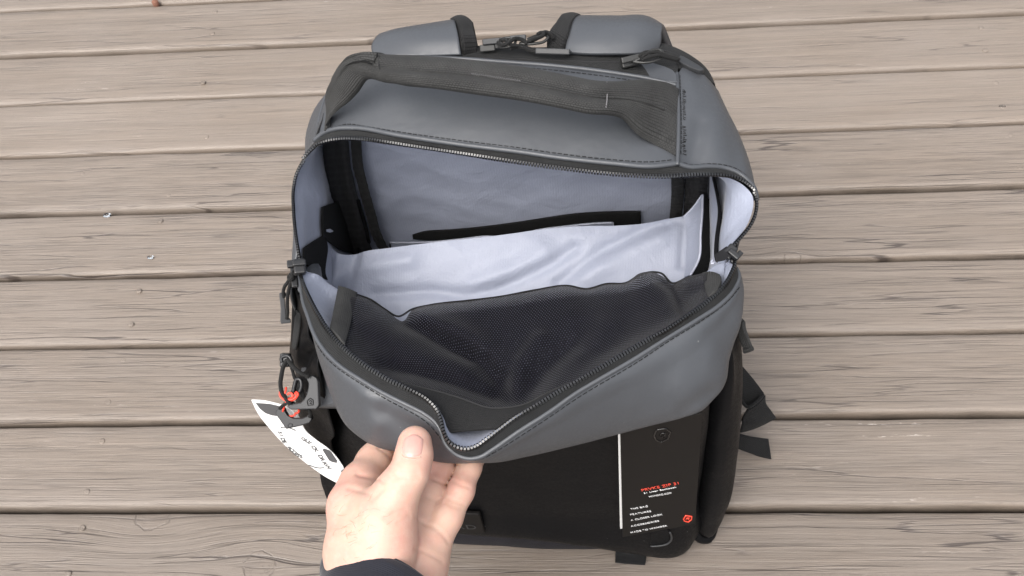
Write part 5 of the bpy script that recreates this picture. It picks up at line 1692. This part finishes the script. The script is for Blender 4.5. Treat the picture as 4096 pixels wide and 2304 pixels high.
# creases and tendons pressed into the skin along lines on the side seen from above
def carve(V, line, depth, width):
    q = to_px(V)
    facing = ((CAM - V) * VN).sum(1) > 0
    P = np.array(line, float)
    best = np.full(len(V), 1e9)
    for a_, b_ in zip(P[:-1], P[1:]):
        ab = b_ - a_
        t = np.clip(((q - a_) @ ab) / (ab @ ab), 0, 1)
        best = np.minimum(best, np.linalg.norm(q - (a_ + t[:, None] * ab), axis=1))
    return V - VN * (depth * np.exp(-(best / width)**2) * facing)[:, None]
for line, dp, wd in [
    ([(1432, 1897), (1470, 1905), (1505, 1912), (1530, 1928)], .0013, 9), ([(1392, 1952), (1440, 1962), (1480, 1978)], .0009, 9),
    ([(1512, 1788), (1545, 1810), (1570, 1838)], .0008, 8),
    ([(1580, 1878), (1620, 1886), (1668, 1884)], .0007, 7), ([(1576, 1894), (1622, 1902), (1672, 1898)], .0008, 7), ([(1590, 1910), (1640, 1914), (1676, 1910)], .0006, 7), ([(1600, 1864), (1640, 1872), (1664, 1872)], .0005, 6),
    ([(1728, 1915), (1760, 1926), (1786, 1944)], .0008, 7), ([(1705, 1985), (1735, 1996), (1760, 2008)], .0006, 7),
    ([(1815, 1925), (1845, 1940), (1878, 1952)], .0008, 7), ([(1795, 1995), (1826, 2008), (1856, 2018)], .0007, 7), ([(1780, 2010), (1812, 2024), (1846, 2034)], .0006, 7),
    ([(1700, 2092), (1740, 2110), (1775, 2140), (1795, 2170)], .0008, 8),
    ([(1540, 2070), (1585, 2052), (1625, 2042)], .0008, 8), ([(1560, 2085), (1600, 2066), (1636, 2058)], .0008, 8), ([(1590, 2094), (1620, 2080), (1640, 2072)], .0007, 7),
    ([(1664, 2195), (1700, 2208), (1735, 2222), (1770, 2245)], .0010, 9), ([(1664, 2070), (1690, 2090), (1700, 2100)], .0006, 8),
    ([(1484, 2000), (1500, 1985), (1530, 1955)], .0010, 10)]:
    V = carve(V, line, dp * .8, wd)
VN = normals(V)
hand = mesh_obj('hand', V, Fq.tolist(), 'skin', None)
under(hand, person)
hand_bvh = BVHTree.FromPolygons([Vector(v) for v in V], Fq.tolist())

# thumb nail: a curved plate with a rounded outline
n_u, n_v = 17, 19
rowsN = []
for j in range(n_v):
    v_ = j / (n_v - 1)
    yy = 1737 + v_ * 92
    half = 43.5 * min(1, math.sin(min(1, v_ * 2.6 + .34) * math.pi / 2)) * (1 - .10 * max(0, v_ - .6) / .4)
    if v_ > .86: half *= math.sqrt(max(0.02, 1 - ((v_ - .86) / .145)**2)) * .35 + .65
    cx_ = 1656 - v_ * 8
    row = []
    for i in range(n_u):
        u_ = i / (n_u - 1) * 2 - 1
        bow = 8 * u_ * u_ * (1 - v_) - 6 * u_ * u_ * v_
        edge = max(abs(u_)**6, abs(2 * v_ - 1)**10)
        row.append(hit(hand_bvh, cx_ + u_ * half, yy + bow, .0005 - .0007 * edge + .0003 * (1 - u_ * u_))[0])
    rowsN.append(row)
NG = np.array(rowsN)
for _ in range(2): NG[1:-1, 1:-1] = (NG[1:-1, 1:-1] * 2 + NG[:-2, 1:-1] + NG[2:, 1:-1] + NG[1:-1, :-2] + NG[1:-1, 2:]) / 6
under(grid_mesh('thumb_nail', NG, 'nail', None), person)
under(tube('nail_fold', [hit(hand_bvh, a_, b_, -.0003)[0] for a_, b_ in [(1608, 1790), (1606, 1815), (1612, 1828), (1630, 1834), (1650, 1836), (1670, 1834), (1684, 1828)]], .0006, 'skin', None, ns=8, n=40), person)

# fine hair on the back of the wrist
parts = []
rh = random.Random(5)
for i in range(46):
    u_, v_ = rh.gauss(1410, 52), rh.gauss(2130, 62)
    if rh.random() < .28: u_, v_ = rh.gauss(1460, 42), rh.gauss(2030, 36)
    if u_ < 1330: continue
    an = rh.gauss(-.5, .55)
    L_ = rh.uniform(18, 42); cv = rh.uniform(-1.0, 1.0)
    P = []
    for s_ in range(5):
        a_ = an + cv * s_ / 4
        P.append(hit(hand_bvh, u_, v_, .0002 + .0004 * math.sin(s_ / 4 * 3.1))[0])
        u_ += math.cos(a_) * L_ / 4; v_ += math.sin(a_) * L_ / 4
    v__, f__, _ = tube_data(np.array(P), np.array([.00006, .00006, .00005, .00004, .00003]), 3)
    P = np.array(P)
    if np.linalg.norm(np.diff(P, axis=0), axis=1).max() > .0035 or np.linalg.norm(to_px(P)[2] - np.array([1416, 2011])) < 34: continue
    parts.append((v__, f__))
Vh, Fh = join_data(parts)
o = mesh_obj('hair', Vh, Fh, 'hair', None); o['kind'] = 'stuff'
under(o, person)

# sleeve: an oval knitted tube running out of the picture
ring_rows = []
down = at(1580, 2700, z=.30) - at(1545, 2280, z=.277); down /= np.linalg.norm(down)
acr = at(1690, 2320, z=.277) - at(1400, 2255, z=.277); acr /= np.linalg.norm(acr)
upn = np.cross(acr, down); upn /= np.linalg.norm(upn)
if upn[2] < 0: upn = -upn
c0 = at(1546, 2372, z=.272)
NR = 64
cuff = [(-.006, .90), (-.0015, .955), (.0, 1.0), (.003, 1.025), (.010, 1.03), (.02, 1.04), (.04, 1.06), (.08, 1.12), (.14, 1.22), (.22, 1.35)]
cuff = [(.012, .93), (.003, .95), (0, .975), (.0006, 1.01), (.003, 1.03), (.010, 1.03), (.02, 1.04), (.04, 1.06), (.08, 1.12), (.14, 1.22), (.22, 1.35)]
for s_, k_ in cuff:
    row = []
    for i in range(NR + 1):
        a_ = 2 * math.pi * i / NR
        tilt = .0075 * math.cos(a_)
        row.append(c0 + down * (s_ + tilt) + acr * math.cos(a_) * .0425 * k_ + upn * math.sin(a_) * .0370 * k_ + acr * .0)
    ring_rows.append(np.array(row))
SG = loft_grid(ring_rows, NR + 1, 70, sample=False)
for j in range(8, 70):
    for i in range(NR + 1):
        p = SG[j, i]; ii = i % NR
        SG[j, i] = p + upn * .0012 * fbm(math.cos(2 * math.pi * ii / NR) * 1.5, j * .12, math.sin(2 * math.pi * ii / NR) * 1.5, 2) * min(1, (j - 8) / 10)
slv = grid_mesh('sleeve', SG, 'sleeve_knit', None, flip=True)
under(slv, person)
# the forearm inside the sleeve
fa = np.array([c0 + down * s_ for s_ in (-.004, .03, .08, .15, .215)])
